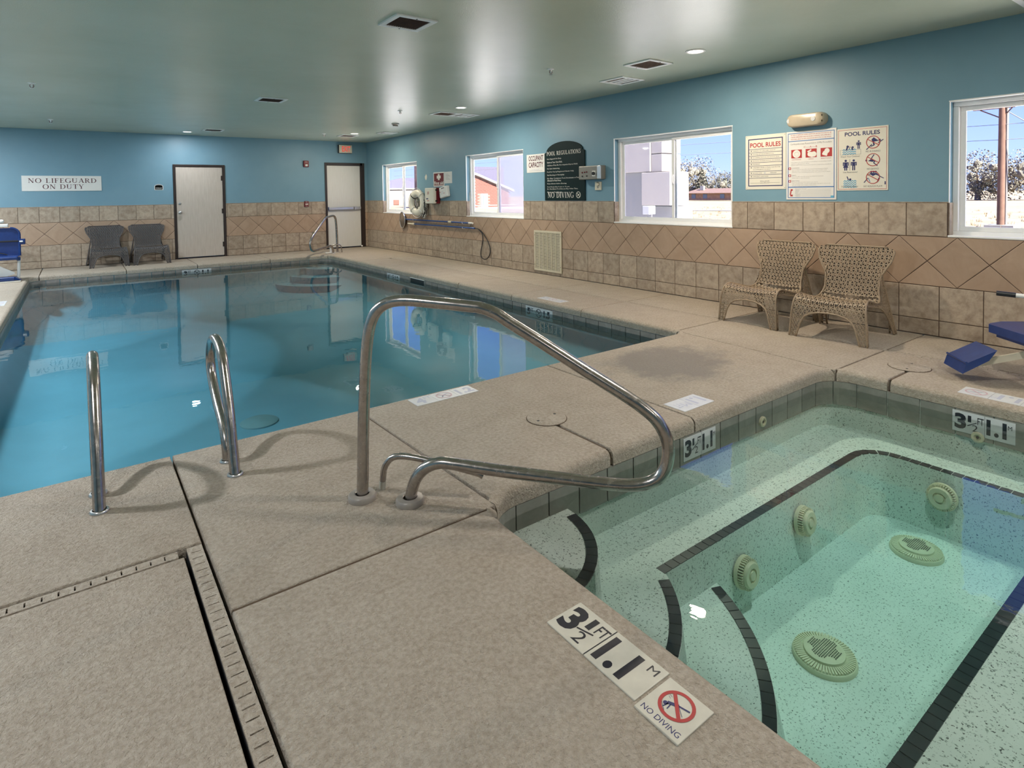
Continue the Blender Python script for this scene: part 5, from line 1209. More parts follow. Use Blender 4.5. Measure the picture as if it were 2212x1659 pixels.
t, rv, uv, M = floor_marker('faded depth marker tiles and red ring on the deck right of the spa', (4.77, .86), (0, 1), (-1, 0), .48, .17, None, 'marker_pale')
tiles(t, M, [(0, .16), (.16, .32), (.32, .48)], .17, 'marker_pale'); S = Sign((0, 0, .0035), rv, uv, t, .0003)
S.text('3', .015, .03, .06, .11, 'ink_pale'); S.text('1', .085, .09, .018, .045, 'ink_pale'); S.text('2', .09, .03, .03, .045, 'ink_pale'); S.text('FT', .118, .08, .035, .05, 'ink_pale'); S.text('1.1', .175, .03, .11, .11, 'ink_pale'); S.text('M', .29, .1, .025, .03, 'ink_pale'); nodive(S, .40, .085, .06, 'ink_palered', 'ink_pale'); S.build()
t, rv, uv, M = floor_marker('faded marker tiles on the right deck edge of the pool opposite the wall grille', (4.86, 5.40), (0, 1), (-1, 0), .45, .15, None, 'marker_pale')
tiles(t, M, [(0, .15), (.15, .30), (.30, .45)], .15, 'marker_pale'); S = Sign((0, 0, .0035), rv, uv, t, .0003); S.text('5', .03, .02, .06, .1, 'ink_pale'); S.text('FT', .095, .08, .045, .045, 'ink_pale'); nodive(S, .225, .075, .055, 'ink_palered', 'ink_pale'); S.text('1.5', .32, .02, .11, .1, 'ink_pale'); S.build()
t, rv, uv, M = floor_marker('pale marker tile on the left deck edge of the pool at the picture edge', (-.93, 10.35), (0, -1), (1, 0), .45, .15, None, 'marker_pale')
tiles(t, M, [(0, .15), (.15, .30), (.30, .45)], .15, 'marker_pale'); S = Sign((0, 0, .0035), rv, uv, t, .0003); S.text('4', .03, .02, .06, .1, 'ink_pale'); S.text('FT', .095, .08, .045, .045, 'ink_pale'); nodive(S, .225, .075, .055, 'ink_palered', 'ink_pale'); S.text('1.2', .32, .02, .11, .1, 'ink_pale'); S.build()
for (x, y), r, lab, dk in (((2.215, 2.675), .118, 'round beige skimmer lid let into the deck between pool and spa', 1), ((4.985, 1.75), .135, 'round beige deck lid beside the far corner of the spa', 1)):
    t = thing('deck_lid', lab, 'lid', (x, y, 0)); MB().lathe([(r + .004, .0005), (r + .004, .002), (r, .002)], seg=48, cap=False).build('rim', MAT['sealant'], t)
    MB().lathe([(r, 0), (r, .005), (r - .004, .007), (0, .007)], seg=48).build('cover', MAT['deck'], t)
    for sx in (-1, 1): MB().lathe([(.0085, .0068), (.0085, .0076), (0, .0076)], (sx * r * .62, sx * r * .1, 0), 12).build('finger_hole', MAT['black'], t)

# ================================================================== RAILS
FIG4 = [(0, .0), (.005, .10), (.012, .30), (.025, .55), (.040, .70), (.060, .79), (.095, .848), (.15, .880), (.23, .889), (.35, .881), (.50, .869), (.56, .862), (.62, .84), (.68, .802), (.80, .730), (1.0, .607), (1.15, .517), (1.22, .470),
        (1.275, .420), (1.310, .355), (1.318, .29), (1.302, .22), (1.262, .176), (1.19, .152), (1.08, .148), (.85, .158), (.6, .172), (.42, .186), (.36, .186), (.305, .165), (.262, .125), (.236, .07), (.222, 0)]
LADDER = [(0, 0), (.035, .10), (.10, .29), (.19, .46), (.24, .53), (.30, .568), (.37, .585), (.44, .583), (.515, .555), (.565, .50), (.583, .43), (.560, .36), (.50, .30), (.40, .232), (.30, .182), (.23, .13), (.195, .07), (.185, 0)]
def rail(lab, base, d, prof, r=.0255, flange='disc', scale=1.0, group=None):
    t = thing('grab_rail', lab, 'handrail', (base[0], base[1], 0), 0, group); D = Vector((d[0], d[1], 0)).normalized()
    P = smooth_path([D * s_ * scale + Vector((0, 0, z * scale)) for s_, z in prof], 5)
    MB().tube(P, r * scale ** .5, 20).build('rail', MAT['steel'], t)
    for e in (prof[0], prof[-1]):
        c = D * e[0] * scale
        if flange == 'disc': MB().lathe([(.062, 0), (.062, .016), (.056, .024), (.033, .027), (.029, .024)], c, 32, cap=False).build('flange', MAT['flange'], t)
        elif flange == 'cup': MB().lathe([(.037, 0), (.037, .005), (.033, .010), (.027, .011)], c, 24, cap=False).build('flange', MAT['silver'], t)
        else: MB().lathe([(.05, 0), (.05, .018), (.03, .022)], c, 20, cap=False).build('flange', MAT['marker_pale'], t)
    return t
MAT['flange'] = plain('flange_plastic', (.36, .32, .285, 1), .35, .2)
rail('large stainless steel grab rail leaning out over the spa steps', (.98, 2.47), (.684, -.730), FIG4)
rail('stainless ladder rail standing at the far left of the near pool edge', (.04, 3.07), (0, 1), LADDER, .0245, 'cup')
rail('stainless ladder rail at the near pool edge just right of the wide joint', (.58, 3.07), (0, 1), LADDER, .0245, 'cup')
ra = rail('stainless grab rail beside the corner steps in front of the exit door', (4.99, 13.78), (-.71, -.70), FIG4, .026, 'cup', .99)
# low bent pipe behind the spa rail
t = thing('low_pipe', 'short bent steel pipe standing low behind the large grab rail', 'pipe', (1.09, 2.50, 0)); D = Vector((.684, -.730, 0))
MB().tube(smooth_path([D * s_ + Vector((0, 0, z)) for s_, z in ((0, 0), (.004, .06), (.015, .105), (.045, .142), (.09, .156), (.17, .152), (.30, .131), (.44, .105), (.475, .092))], 5), .0145, 14).build('pipe', MAT['steel'], t)
MB().tube([(0, 0, 0), (.001, -.001, .035)], .0165, 14).build('foot', MAT['marker'], t)
# small dark bracket and white box standing at the far rail
t = thing('rail_anchor', 'small white and grey anchor bracket at the foot of the far grab rail', 'bracket', (4.80, 13.70, 0))
q = MB(); q.box((-.12, -.035, 0), (.10, .035, .02), .004); q.box((-.02, -.02, .02), (.02, .02, .115), .004); q.build('base', MAT['white'], t)
MB().tube(smooth_path([(-.15, 0, .10), (-.05, .0, .15), (.12, 0, .19), (.24, 0, .16), (.27, 0, .0)], 5), .014, 10).build('bent_bar', MAT['steel'], t)

# ================================================================== WICKER CHAIRS (front faces -y, origin at the middle of the front feet)
def catmull(P, n=10):
    return [tuple(v) for v in smooth_path([(a, b, 0) for a, b in P], n)]
PROF = catmull([(.00, .0), (.004, .10), (.012, .20), (.022, .28), (.045, .335), (.085, .368), (.15, .374), (.25, .350), (.35, .325), (.44, .312), (.505, .325), (.545, .372), (.568, .44), (.592, .54), (.622, .65), (.655, .745), (.678, .80)], 8)
PL = [0.0]
for a, b in zip(PROF, PROF[1:]): PL.append(PL[-1] + hypot(b[0] - a[0], b[1] - a[1]))
PTOT = PL[-1]
def prof_at(s_):
    s_ = min(max(s_, 0), PTOT); lo = 0
    for i in range(len(PL) - 1):
        if PL[i + 1] >= s_: lo = i; break
    t = (s_ - PL[lo]) / (PL[lo + 1] - PL[lo]); a, b = PROF[lo], PROF[lo + 1]
    return a[0] + (b[0] - a[0]) * t, a[1] + (b[1] - a[1]) * t
def s_of(pred):
    for i, q_ in enumerate(PROF):
        if pred(q_): return PL[i]
S_KNEE = s_of(lambda q_: q_[1] > .325); S_SEATBACK = s_of(lambda q_: q_[0] > .525); S_LEG = s_of(lambda q_: q_[1] > .185)
def lerp(x, xs, ys):
    if x <= xs[0]: return ys[0]
    for i in range(len(xs) - 1):
        if x <= xs[i + 1]: return ys[i] + (ys[i + 1] - ys[i]) * (x - xs[i]) / (xs[i + 1] - xs[i])
    return ys[-1]
def halfw(s_):
    w = lerp(s_, [0, S_LEG, S_KNEE, S_KNEE + .12, S_SEATBACK - .05, S_SEATBACK + .06, S_SEATBACK + .20, PTOT - .14, PTOT - .05, PTOT], [.325, .315, .300, .288, .262, .232, .238, .312, .330, .325])
    d = PTOT - s_                                   # rounded upper corners
    if d < .06: w -= .06 - (max(0, .06 ** 2 - (.06 - d) ** 2)) ** .5
    return w
def sheet(x, s_):
    y, z = prof_at(s_); hw = max(.05, halfw(s_)); u = x / hw
    k = lerp(s_, [S_KNEE - .08, S_KNEE + .05, S_SEATBACK, S_SEATBACK + .1, PTOT], [0, .020, .026, .012, .006])
    z2 = z - k * (1 - u * u) if s_ < S_SEATBACK else z - k * (1 - u * u) * .4
    y2 = y + (.020 * (1 - u * u) if s_ > S_SEATBACK else 0)
    if s_ < S_KNEE: y2 = y + .012 * (1 - u * u) * (s_ / S_KNEE)
    return Vector((x, y2, z2))
def arch(x):
    x = abs(x)                                      # lower edge of the front apron in arc length
    return lerp(x, [0, .08, .15, .20, .235, .252, .268], [.245, .240, .222, .190, .12, .05, 0])
def in_sheet(x, s_):
    return abs(x) < halfw(s_) and (s_ > S_KNEE or s_ > arch(x)) and s_ < PTOT
def ribbon(mb, pts, nrm, w, off):
    n = len(pts)
    if n < 2: return
    vs = []; 
    for i in range(n):
        d = (pts[min(i + 1, n - 1)] - pts[max(i - 1, 0)]).normalized(); b = d.cross(nrm[i]).normalized() * w / 2; c = pts[i] + nrm[i] * off
        vs += [c - b, c + nrm[i] * .0022, c + b]
    fs = []
    for i in range(n - 1):
        o_ = i * 3; fs += [(o_, o_ + 1, o_ + 4, o_ + 3), (o_ + 1, o_ + 2, o_ + 5, o_ + 4)]
    mb.add(vs, fs, True)
def weave(fn, dom, u0, u1, v0, v1, pitch=.0335, w=.0098, step=.012, under=None):
    """three families of flat strands over a parametric sheet"""
    mb = MB(); eps = 1e-3
    def nr(u, v):
        a = fn(u + eps, v) - fn(u - eps, v); b = fn(u, v + eps) - fn(u, v - eps); n = a.cross(b); return n.normalized() if n.length > 1e-12 else Vector((0, 0, 1))
    diag = hypot(u1 - u0, v1 - v0); c = ((u0 + u1) / 2, (v0 + v1) / 2)
    for k, ang in enumerate((0, 60, 120)):
        d = (cos(rad(ang)), sin(rad(ang))); nn = (-d[1], d[0]); m = int(diag / 2 / pitch) + 1
        for i in range(-m, m + 1):
            run = []; ns = []
            t = -diag / 2
            while t <= diag / 2:
                u = c[0] + nn[0] * i * pitch + d[0] * t; v = c[1] + nn[1] * i * pitch + d[1] * t
                if u0 <= u <= u1 and v0 <= v <= v1 and dom(u, v): run.append(fn(u, v)); ns.append(nr(u, v))
                else:
                    ribbon(mb, run, ns, w, (k - 1) * .0022); run = []; ns = []
                t += step
            ribbon(mb, run, ns, w, (k - 1) * .0022)
    if under is not None:  # added dark ribbons behind the weave, so its gaps look shaded
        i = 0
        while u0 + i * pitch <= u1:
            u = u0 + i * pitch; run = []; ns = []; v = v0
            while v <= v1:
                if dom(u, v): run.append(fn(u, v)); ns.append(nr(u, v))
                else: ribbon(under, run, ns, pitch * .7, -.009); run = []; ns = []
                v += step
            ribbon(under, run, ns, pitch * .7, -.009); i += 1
    return mb
def side_pt(sg):
    def f(y, z):
        x = lerp(z, [0, .2, .36, .5, .62], [.325, .296, .270, .245, .238]); return Vector((sg * x, y, z))
    return f
SIDE = [(.075, .362), (.15, .370), (.25, .346), (.35, .322), (.44, .311), (.505, .325), (.545, .372), (.568, .44), (.592, .54), (.612, .60), (.628, .50), (.645, .38), (.668, .25), (.700, .11), (.730, .0),
        (.672, .0), (.640, .07), (.595, .145), (.53, .215), (.45, .262), (.36, .288), (.26, .305), (.17, .322), (.11, .325)]
def in_poly(P, x, y):
    r = False; j = len(P) - 1
    for i in range(len(P)):
        if (P[i][1] > y) != (P[j][1] > y) and x < (P[j][0] - P[i][0]) * (y - P[i][1]) / (P[j][1] - P[i][1]) + P[i][0]: r = not r
        j = i
    return r
def make_chair(mk, lab):
    t = thing('wicker_chair', lab, 'chair', (0, 0, 0), 0, 'wicker lounge chairs')
    m = MAT[mk]; un = MB()
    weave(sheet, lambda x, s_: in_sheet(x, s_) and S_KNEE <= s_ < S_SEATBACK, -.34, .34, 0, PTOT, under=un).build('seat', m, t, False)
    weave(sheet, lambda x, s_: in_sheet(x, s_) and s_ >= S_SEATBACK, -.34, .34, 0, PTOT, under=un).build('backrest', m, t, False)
    weave(sheet, lambda x, s_: in_sheet(x, s_) and s_ < S_KNEE and (s_ >= S_LEG or abs(x) < .18), -.34, .34, 0, PTOT).build('front_apron', m, t, False)
    for sg in (-1, 1):
        lf = weave(sheet, lambda x, s_: in_sheet(x, s_) and s_ < S_LEG and x * sg > .18, -.34, .34, 0, PTOT, .021, .0075)
        # inner return of the leg
        lf.tube([sheet(sg * .268, .0), sheet(sg * .268, .004)], .009, 6)
        front_back = [sheet(sg * (halfw(s_) - .01), s_) + Vector((0, .045 * (1 - s_ / S_KNEE * .2), 0)) for s_ in (0, .06, .12, S_LEG)]
        lf.tube(front_back, .009, 6)
        for z in (.03, .07, .11, .15): lf.tube([sheet(sg * (halfw(z) - .004), z), sheet(sg * (halfw(z) - .008), z) + Vector((0, .045, 0))], .005, 5)
        lf.build('leg', m, t, False)
        f = side_pt(sg)
        weave(f, lambda y, z: in_poly(SIDE, y, z) and z > .20, 0, .8, 0, .65, .029, .0085, .010).build('side_panel', m, t, False)
        rl = weave(f, lambda y, z: in_poly(SIDE, y, z) and z <= .21, 0, .8, 0, .65, .020, .0075, .010)
        rl.tube([f(y, z) + Vector((-sg * .05 * (1 - z / .3), .0, 0)) for y, z in ((.72, .0), (.69, .11), (.665, .22))], .009, 6)
        for z in (.03, .08, .13): rl.tube([f(.705 - z * .25, z), f(.705 - z * .25, z) + Vector((-sg * .042, .0, 0))], .005, 5)
        rl.build('leg', m, t, False)
    tag(un.build('gap_shade_strands', MAT['gap_shade'], t, False), kind='stuff')
    rim = MB(); N = 46
    for sg in (-1, 1):
        rim.tube([sheet(sg * halfw(PTOT * i / N) , PTOT * i / N) for i in range(0, N)], .0088, 8)
        f = side_pt(sg); rim.tube(smooth_path([f(y, z) for y, z in SIDE[8:15]], 3), .0085, 8)
        rim.tube(smooth_path([f(y, z) for y, z in SIDE[15:]] + [f(.06, .34), f(.035, .25)], 3), .0085, 8)
    rim.tube([sheet(x, PTOT - .002) for x in [-.265 + .53 * i / 20 for i in range(21)]], .0088, 8)
    rim.tube([sheet(x, max(arch(x), .002) if abs(x) < .268 else .002) for x in [-.268 + .536 * i / 60 for i in range(61)]], .0085, 8)
    rim.build('rim', m, t, False)
    for sg in (-1, 1):
        MB().tube([(sg * .20, .06, .33), (sg * .20, .50, .285)], .011, 8).build('seat_rail', m, t)
    return t
c1 = make_chair('chair', 'tan wicker lounge chair by the right wall, farther of the two')
c1.location = (5.335, 3.305, 0); c1.rotation_euler = (0, 0, -pi / 2 + rad(-4))
c2 = copy_tree(c1); c2['label'] = 'tan wicker lounge chair by the right wall, nearer to the spa corner'; c2.location = (5.285, 2.50, 0); c2.rotation_euler = (0, 0, -pi / 2 + rad(4))
c3 = copy_tree(c1); c3['label'] = 'charcoal wicker lounge chair at the far wall next to the closed door'; c3.location = (1.225, 14.06, 0); c3.rotation_euler = (0, 0, rad(3))
MC = {}
for ch in c3.children:
    if ch.data.name not in MC:
        d_ = ch.data.copy(); d_.materials.clear(); d_.materials.append(MAT['chair_dark']); MC[ch.data.name] = d_
    ch.data = MC[ch.data.name]
c4 = copy_tree(c3); c4['label'] = 'charcoal wicker lounge chair at the far wall under the room plaque, left one'; c4.location = (.50, 14.06, 0); c4.rotation_euler = (0, 0, rad(4))

# ================================================================== POOL LIFTS (the edges of two lift seats reach into the picture)
def rbox_poly(pts): return pts
t = thing('pool_lift', 'blue pool lift seat with footrest and black grips at the right edge', 'pool lift', (0, 0, 0))
f_ = Vector((-.75, .66, 0)).normalized(); r_v = Vector((.66, .75, 0)).normalized()
FR = Vector((5.185, 1.345, 0))                      # front right corner of the seat
Ms = Matrix(((r_v.x, f_.x, 0, FR.x), (r_v.y, f_.y, 0, FR.y), (0, 0, 1, 0), (0, 0, 0, 1)))
sp = [(-.46, -.02), (-.42, 0), (-.03, .0), (.0, -.03), (.055, -.14), (.06, -.44), (-.50, -.44)]
q = MB(); q.prism(sp, .315, .372, Ms); q.build('seat', MAT['blue_plastic'], t)
q = MB(); q.prism([(x * .9 - .02, y * .85 - .04) for x, y in sp], .285, .316, Ms); q.build('seat_pan', MAT['blue_plastic'], t)
q = MB(); q.box((-.47, -.50, .37), (.02, -.44, .86), .025, Ms); q.build('backrest', MAT['blue_plastic'], t)
# footrest: tilted tray with a front lip
A = Vector((5.06, 1.535, .135)); B = Vector((4.865, 1.365, .135)); up2 = Vector((.075, -.105, .075)); tz = Vector((0, 0, -.052)); nose = Vector((-.02, .03, -.035))
q = MB(); q.add([A, B, B + up2 * 1.35, A + up2 * 1.35, A + tz + nose * .6, B + tz + nose * .6, B + tz * .9 + up2, A + tz * .9 + up2], [(0, 1, 2, 3), (4, 7, 6, 5), (0, 4, 5, 1), (1, 5, 6, 2), (2, 6, 7, 3), (3, 7, 4, 0)])
o = q.build('footrest', MAT['blue_plastic'], t); bm = bmesh.new(); bm.from_mesh(o.data); bmesh.ops.recalc_face_normals(bm, faces=bm.faces[:]); bm.to_mesh(o.data); bm.free()
q = MB(); q.tube([A + Vector((0, 0, .004)), B + Vector((0, 0, .004))], .008, 8); q.build('footrest_lip', MAT['blue_plastic'], t)
q = MB(); P0 = Vector((4.96, 1.335, .125)); P1 = Vector((5.16, .98, .26)); dd = (P1 - P0); sd_ = dd.cross(Vector((0, 0, 1))).normalized() * .008; uu = sd_.cross(dd).normalized() * .022
q.add([P0 - sd_ - uu, P0 + sd_ - uu, P0 + sd_ + uu, P0 - sd_ + uu, P1 - sd_ - uu, P1 + sd_ - uu, P1 + sd_ + uu, P1 - sd_ + uu], [(0, 3, 2, 1), (4, 5, 6, 7), (0, 1, 5, 4), (1, 2, 6, 5), (2, 3, 7, 6), (3, 0, 4, 7)]); q.build('footrest_arm', MAT['ivory'], t)
for y0_, z0_, x_ in ((1.245, .618, 5.02), (1.185, .655, 5.42)):
    arm = empty('armrest', (0, 0, 0), 0, t)
    MB().tube([(x_, y0_, z0_), (x_ + .015, y0_ - .10, z0_ - .004)], .0165, 14).build('grip', MAT['black'], arm); MB().tube([(x_ + .015, y0_ - .10, z0_ - .004), (x_ + .06, y0_ - .40, z0_ - .01), (x_ + .10, y0_ - .55, .45)], .0145, 12).build('tube', MAT['sign_white'], arm)
MB().tube([(5.62, .55, 0), (5.62, .55, 1.25)], .05, 16).build('mast', MAT['sign_white'], t); MB().box((5.45, .38, 0), (5.79, .72, .03), .005).build('base_plate', MAT['silver'], t); MB().tube([(5.62, .55, .7), (5.42, .84, .62)], .03, 12).build('boom', MAT['sign_white'], t)

t = thing('pool_lift', 'blue pool lift seat with white footrest at the far left corner of the pool', 'pool lift', (0, 0, 0))
q = MB(); bp = [(-1.62, .41), (-.80, .41), (-.80, .60)] + [(-.795 - .12 + .12 * cos(rad(a)), .765 + .12 * sin(rad(a))) for a in range(0, 91, 15)] + [(-1.55, .885), (-1.62, .80)]
Mx = Matrix(((1, 0, 0, 0), (0, 0, 1, 13.0), (0, 1, 0, 0), (0, 0, 0, 1)))
q.prism([(x, z) for x, z in bp], .0, .06, Mx); o = q.build('backrest', MAT['blue_plastic'], t)
q = MB(); q.tube([(x + .008, 12.995, z) for x, z in bp[1:-2]], .016, 8); q.build('backrest_rim', MAT['blue_plastic'], t)
q = MB(); q.box((-1.62, 12.72, .36), (-.80, 13.05, .42), .02); q.build('seat', MAT['blue_plastic'], t)
MB().box((-1.6, 12.985, .648), (-.80, 12.998, .672), .003).build('belt', MAT['black'], t)
br = empty('belt_bracket', (0, 0, 0), 0, t); MB().box((-.80, 12.97, .60), (-.715, 13.03, .695), .008).build('housing', MAT['blue_plastic'], br); MB().tube([(-.79, 12.96, .650), (-.745, 12.955, .652)], .014, 8).build('buckle', MAT['sign_white'], br)
MB().tube([(-1.6, 12.97, .50), (-1.2, 12.94, .46), (-1.05, 12.93, .475), (-.95, 12.93, .44)], .009, 8).build('loose_strap', MAT['black'], t)
q = MB(); q.box((-1.25, 12.98, .90), (-.93, 13.06, .955), .012); q.build('headrest_clamp', MAT['sign_white'], t); q = MB(); q.box((-1.3, 12.98, .965), (-.98, 13.05, 1.03), .03); q.build('headrest', MAT['sign_white'], t)
MB().tube([(-.80, 12.86, .36), (-.815, 12.86, .04)], .021, 12).build('footrest_post', MAT['sign_white'], t); MB().box((-.83, 12.82, .34), (-.78, 12.90, .40), .01).build('post_socket', MAT['blue_plastic'], t)
q = MB(); q.box((-1.62, 12.68, .022), (-.85, 12.90, .085), .012); q.add([(-.85, 12.68, .03), (-.85, 12.9, .03), (-.775, 12.9, .022), (-.775, 12.72, .022), (-.85, 12.68, .085), (-.85, 12.9, .085)], [(0, 3, 4), (4, 3, 2, 5), (1, 5, 2), (0, 1, 2, 3)]); q.build('footrest', MAT['blue_plastic'], t)
q = MB(); fp = [(-1.62, .09), (-.95, .09), (-.86, .125), (-.855, .145), (-1.05, .27), (-1.20, .335), (-1.62, .40)]; q.prism(fp, 0, .02, Matrix(((1, 0, 0, 0), (0, 0, 1, 12.80), (0, 1, 0, 0), (0, 0, 0, 1)))); q.build('footboard', MAT['sign_white'], t)
MB().box((-1.7, 12.62, .0), (-.775, 12.80, .018), .004).build('base_plate', MAT['marker'], t); MB().tube([(-1.85, 13.1, 0), (-1.85, 13.1, 1.3)], .05, 14).build('mast', MAT['sign_white'], t); MB().tube([(-1.85, 13.1, .55), (-1.6, 13.02, .5)], .03, 10).build('boom', MAT['sign_white'], t)

# ================================================================== OUTSIDE
gz = lambda x: -.25 - .0098 * max(0, x - 8)
vs = []; fs = []; XS = [XW + WT + .01, 10, 14, 20, 30, 45, 70, 110, 170, 260, 420, 900]; YS = [-300, -120, -50, -20, 0, 10, 20, 35, 60, 90, 130, 190, 300, 600]
for x in XS:
    for y in YS: vs.append((x, y, gz(x) if x < 170 else gz(170) - .002 * (x - 170)))
for i in range(len(XS) - 1):
    for j in range(len(YS) - 1): a = i * len(YS) + j; fs.append((a, a + len(YS), a + len(YS) + 1, a + 1))
tag(mesh_obj('field', vs, fs, MAT['field'], smooth=True), kind='structure')
MB().box((XW + WT + .01, -40, -.6), (20, 60, -.235)).build('bounce_slab', plain('bounce_slab_pale', (.80, .77, .72, 1), .9, var=.08, scale=1.2)).__setitem__('kind', 'structure')  # unseen pale slab added to throw sunlight up onto the ceiling
rnd = random.Random(11)
def tuft_mesh(n=26):
    v = []; f = []
    for i in range(n):
        a = rnd.uniform(0, 6.28); r = rnd.uniform(0, .14); h = rnd.uniform(.10, .30); b = Vector((r * cos(a), r * sin(a), 0)); k = len(v); t_ = Vector((-sin(a), cos(a), 0)) * .012
        v += [b - t_, b + t_, b + Vector((cos(a) * h * .35, sin(a) * h * .35, h))]; f.append((k, k + 1, k + 2))
    return v, f
q = MB()
for i in range(1500):
    x = 21 + 45 * rnd.random() ** 1.6; y = x * rnd.uniform(.12, 1.25); k = rnd.uniform(.5, 1.3)
    v, f = tuft_mesh(9); q.add([Vector((p[0] * k + x, p[1] * k + y, p[2] * k * .8 + gz(x) - .01)) for p in v], f)
MAT['dry_grass'] = plain('dry_grass_blades', (.19, .13, .065, 1), .9, var=.3, scale=.7)
tag(q.build('dry_grass', MAT['dry_grass']), 'dry yellow grass tufts covering the field outside', 'grass', kind='stuff')
# low white pipe fence
t = thing('pipe_fence', 'low white pipe rail fence across the field outside the third window', 'fence', (33, 24, gz(33)))
MB().tube([(0.9, -12, .60), (-.9, 6, .55), (-1.0, 16, .53)], .045, 8).build('top_rail', MAT['trimwhite'], t)
for i, y in enumerate((-9.4, -4.4, .7, 5.6, 10.6, 15.2)): MB().tube([(.7 - .1 * (y + 9) * .9, y, -.15), (.7 - .1 * (y + 9) * .9, y, .57)], .05, 8).build('post', MAT['trimwhite'], t)
# trees
def tree(name, lab, x, y, z, h, w, m, seed, conifer=False, bare=.0):
    t = thing(name, lab, 'tree', (x, y, z)); R = random.Random(seed); q = MB(); N = 3600
    blobs = []
    if not conifer:
        for i in range(11): blobs.append((R.uniform(-.36, .36) * w, R.uniform(-.36, .36) * w, h * R.uniform(.30, .84), w * R.uniform(.14, .26)))
        blobs.append((0, 0, h * .86, w * .17))
    for i in range(N):
        if conifer:
            k = R.random() ** .7; a = R.uniform(0, 6.28); rr = w * .5 * (1 - k) * R.uniform(.5, 1.05) + .1; c = Vector((rr * cos(a), rr * sin(a), h * (.08 + .92 * k)))
        else:
            b = R.choice(blobs); d = Vector((R.gauss(0, 1), R.gauss(0, 1), R.gauss(0, 1))).normalized() * b[3] * R.uniform(.75, 1.1); c = Vector(b[:3]) + d
        s_ = h * R.uniform(.012, .030); n = Vector((R.gauss(0, 1), R.gauss(0, 1), R.gauss(0, 1))).normalized(); a_ = n.orthogonal().normalized() * s_; b_ = n.cross(a_).normalized() * s_
        q.add([c + a_, c + b_ * .7, c - a_, c - b_ * .7], [(0, 1, 2, 3)])
    # inner mass so the crown is not see-through everywhere
    if not conifer:
        for b in blobs:
            v = []; f = []
            bm = bmesh.new(); bmesh.ops.create_icosphere(bm, subdivisions=2, radius=b[3] * .28)
            for vv in bm.verts: vv.co *= R.uniform(.82, 1.1)
            bm.verts.index_update(); q.add([vv.co + Vector(b[:3]) for vv in bm.verts], [tuple(x_.index for x_ in ff.verts) for ff in bm.faces]); bm.free()
    q.build('crown', MAT[m], t)
    tr = MB(); tr.tube([(0, 0, 0), (.02 * h, 0, h * .3), (0, .01 * h, h * .6)], w * .035, 8, r1=w * .015)
    for k in range(5):
        a = R.uniform(0, 6.28); tr.tube([(0, 0, h * .25), (w * .18 * cos(a), w * .18 * sin(a), h * .45), (w * .34 * cos(a), w * .34 * sin(a), h * .66)], w * .014, 6, r1=w * .006)
    tr.build('trunk', MAT['bark'], t); return t
def far(px_y60, z60, k):                             # a point seen at x = 60 pushed k times as far out
    return 60 * k, px_y60 * k, CAMH + (z60 - CAMH) * k
TR = [('bushy_tree', 'tall bushy grey-green tree behind the sash of the third window', 48.6, 5.5, 9.5, 'leaf', False), ('bushy_tree', 'broad grey-green tree left in the clear pane of the third window', 45.8, 4.3, 9.0, 'leaf', False),
      ('conifer_tree', 'dark pointed conifer among the trees in the third window', 42.9, 3.9, 4.4, 'leaf_dark', True), ('bushy_tree', 'low rounded tree right of the pointed conifer in the third window', 40.6, 2.9, 7.0, 'leaf', False),
      ('bushy_tree', 'rounded tree at the right edge of the third window behind the house', 38.2, 3.1, 6.0, 'leaf_dark', False), ('bushy_tree', 'large rounded tree at the left in the nearest window', 16.2, 3.75, 7.6, 'leaf', False),
      ('bushy_tree', 'spreading tree right of the utility pole in the nearest window', 12.6, 3.6, 6.2, 'leaf', False), ('conifer_tree', 'dark leafy shrub tree beside the utility pole in the nearest window', 14.8, 2.0, 4.5, 'leaf_dark', False)]
for i, (nm_, lab, y6, z6, w6, m_, con) in enumerate(TR):
    x, y, zt = far(y6, z6, 2.9); zg = gz(x); tree('bushy_tree' if not con else 'conifer_tree', lab, x, y, zg, zt - zg, w6 * (2.6 if not con else 1.7), m_, 20 + i, con)
# far ranch house
hx, hz = 150, -1.45
t = thing('ranch_house', 'low tan brick house with brown roof beyond the field in the third window', 'house', (hx, 103, hz))
MB().box((-.0, -14, 0), (8, 9.5, 2.2)).build('wall', MAT['brick_tan'] if 'brick_tan' in MAT else plain('tan_brick', (.30, .18, .11, 1), .9, var=.2, scale=1.5), t)
q = MB(); q.add([(-1, -15, 2.1), (-1, 10.4, 2.1), (4, 8.5, 3.5), (4, -13, 3.5), (9, -15, 2.1), (9, 10.4, 2.1)], [(0, 3, 2, 1), (4, 5, 2, 3), (0, 4, 3), (1, 2, 5)]); q.build('roof', MAT['roof_brown'], t)
for y in (-10, -2.6, 3.2, 7.2): MB().box((-.08, y - .7, .5), (.02, y + .7, 1.8)).build('window', MAT['window_dark'], t)
MB().box((2, 5.2, 3.0), (2.8, 6.4, 4.3)).build('chimney', MAT['concrete_ext'], t)
t = thing('pickup_truck', 'white pickup truck parked beside the far house', 'truck', (140, 107.8, gz(140)))
q = MB(); q.box((-1, -2.6, .45), (1, 2.6, 1.05), .12); q.box((-.9, -.7, 1.0), (.9, 1.0, 1.75), .2); q.build('body', MAT['trimwhite'], t)
for y in (-1.7, 1.6): MB().lathe([(.4, -.12), (.4, .12)], (-.95, y, .4), 16, Matrix.Rotation(pi / 2, 4, 'Y')).build('wheel', MAT['black'], t)
MB().box((-.95, -.5, 1.12), (-.86, .8, 1.6), .03).build('side_window', MAT['window_dark'], t)
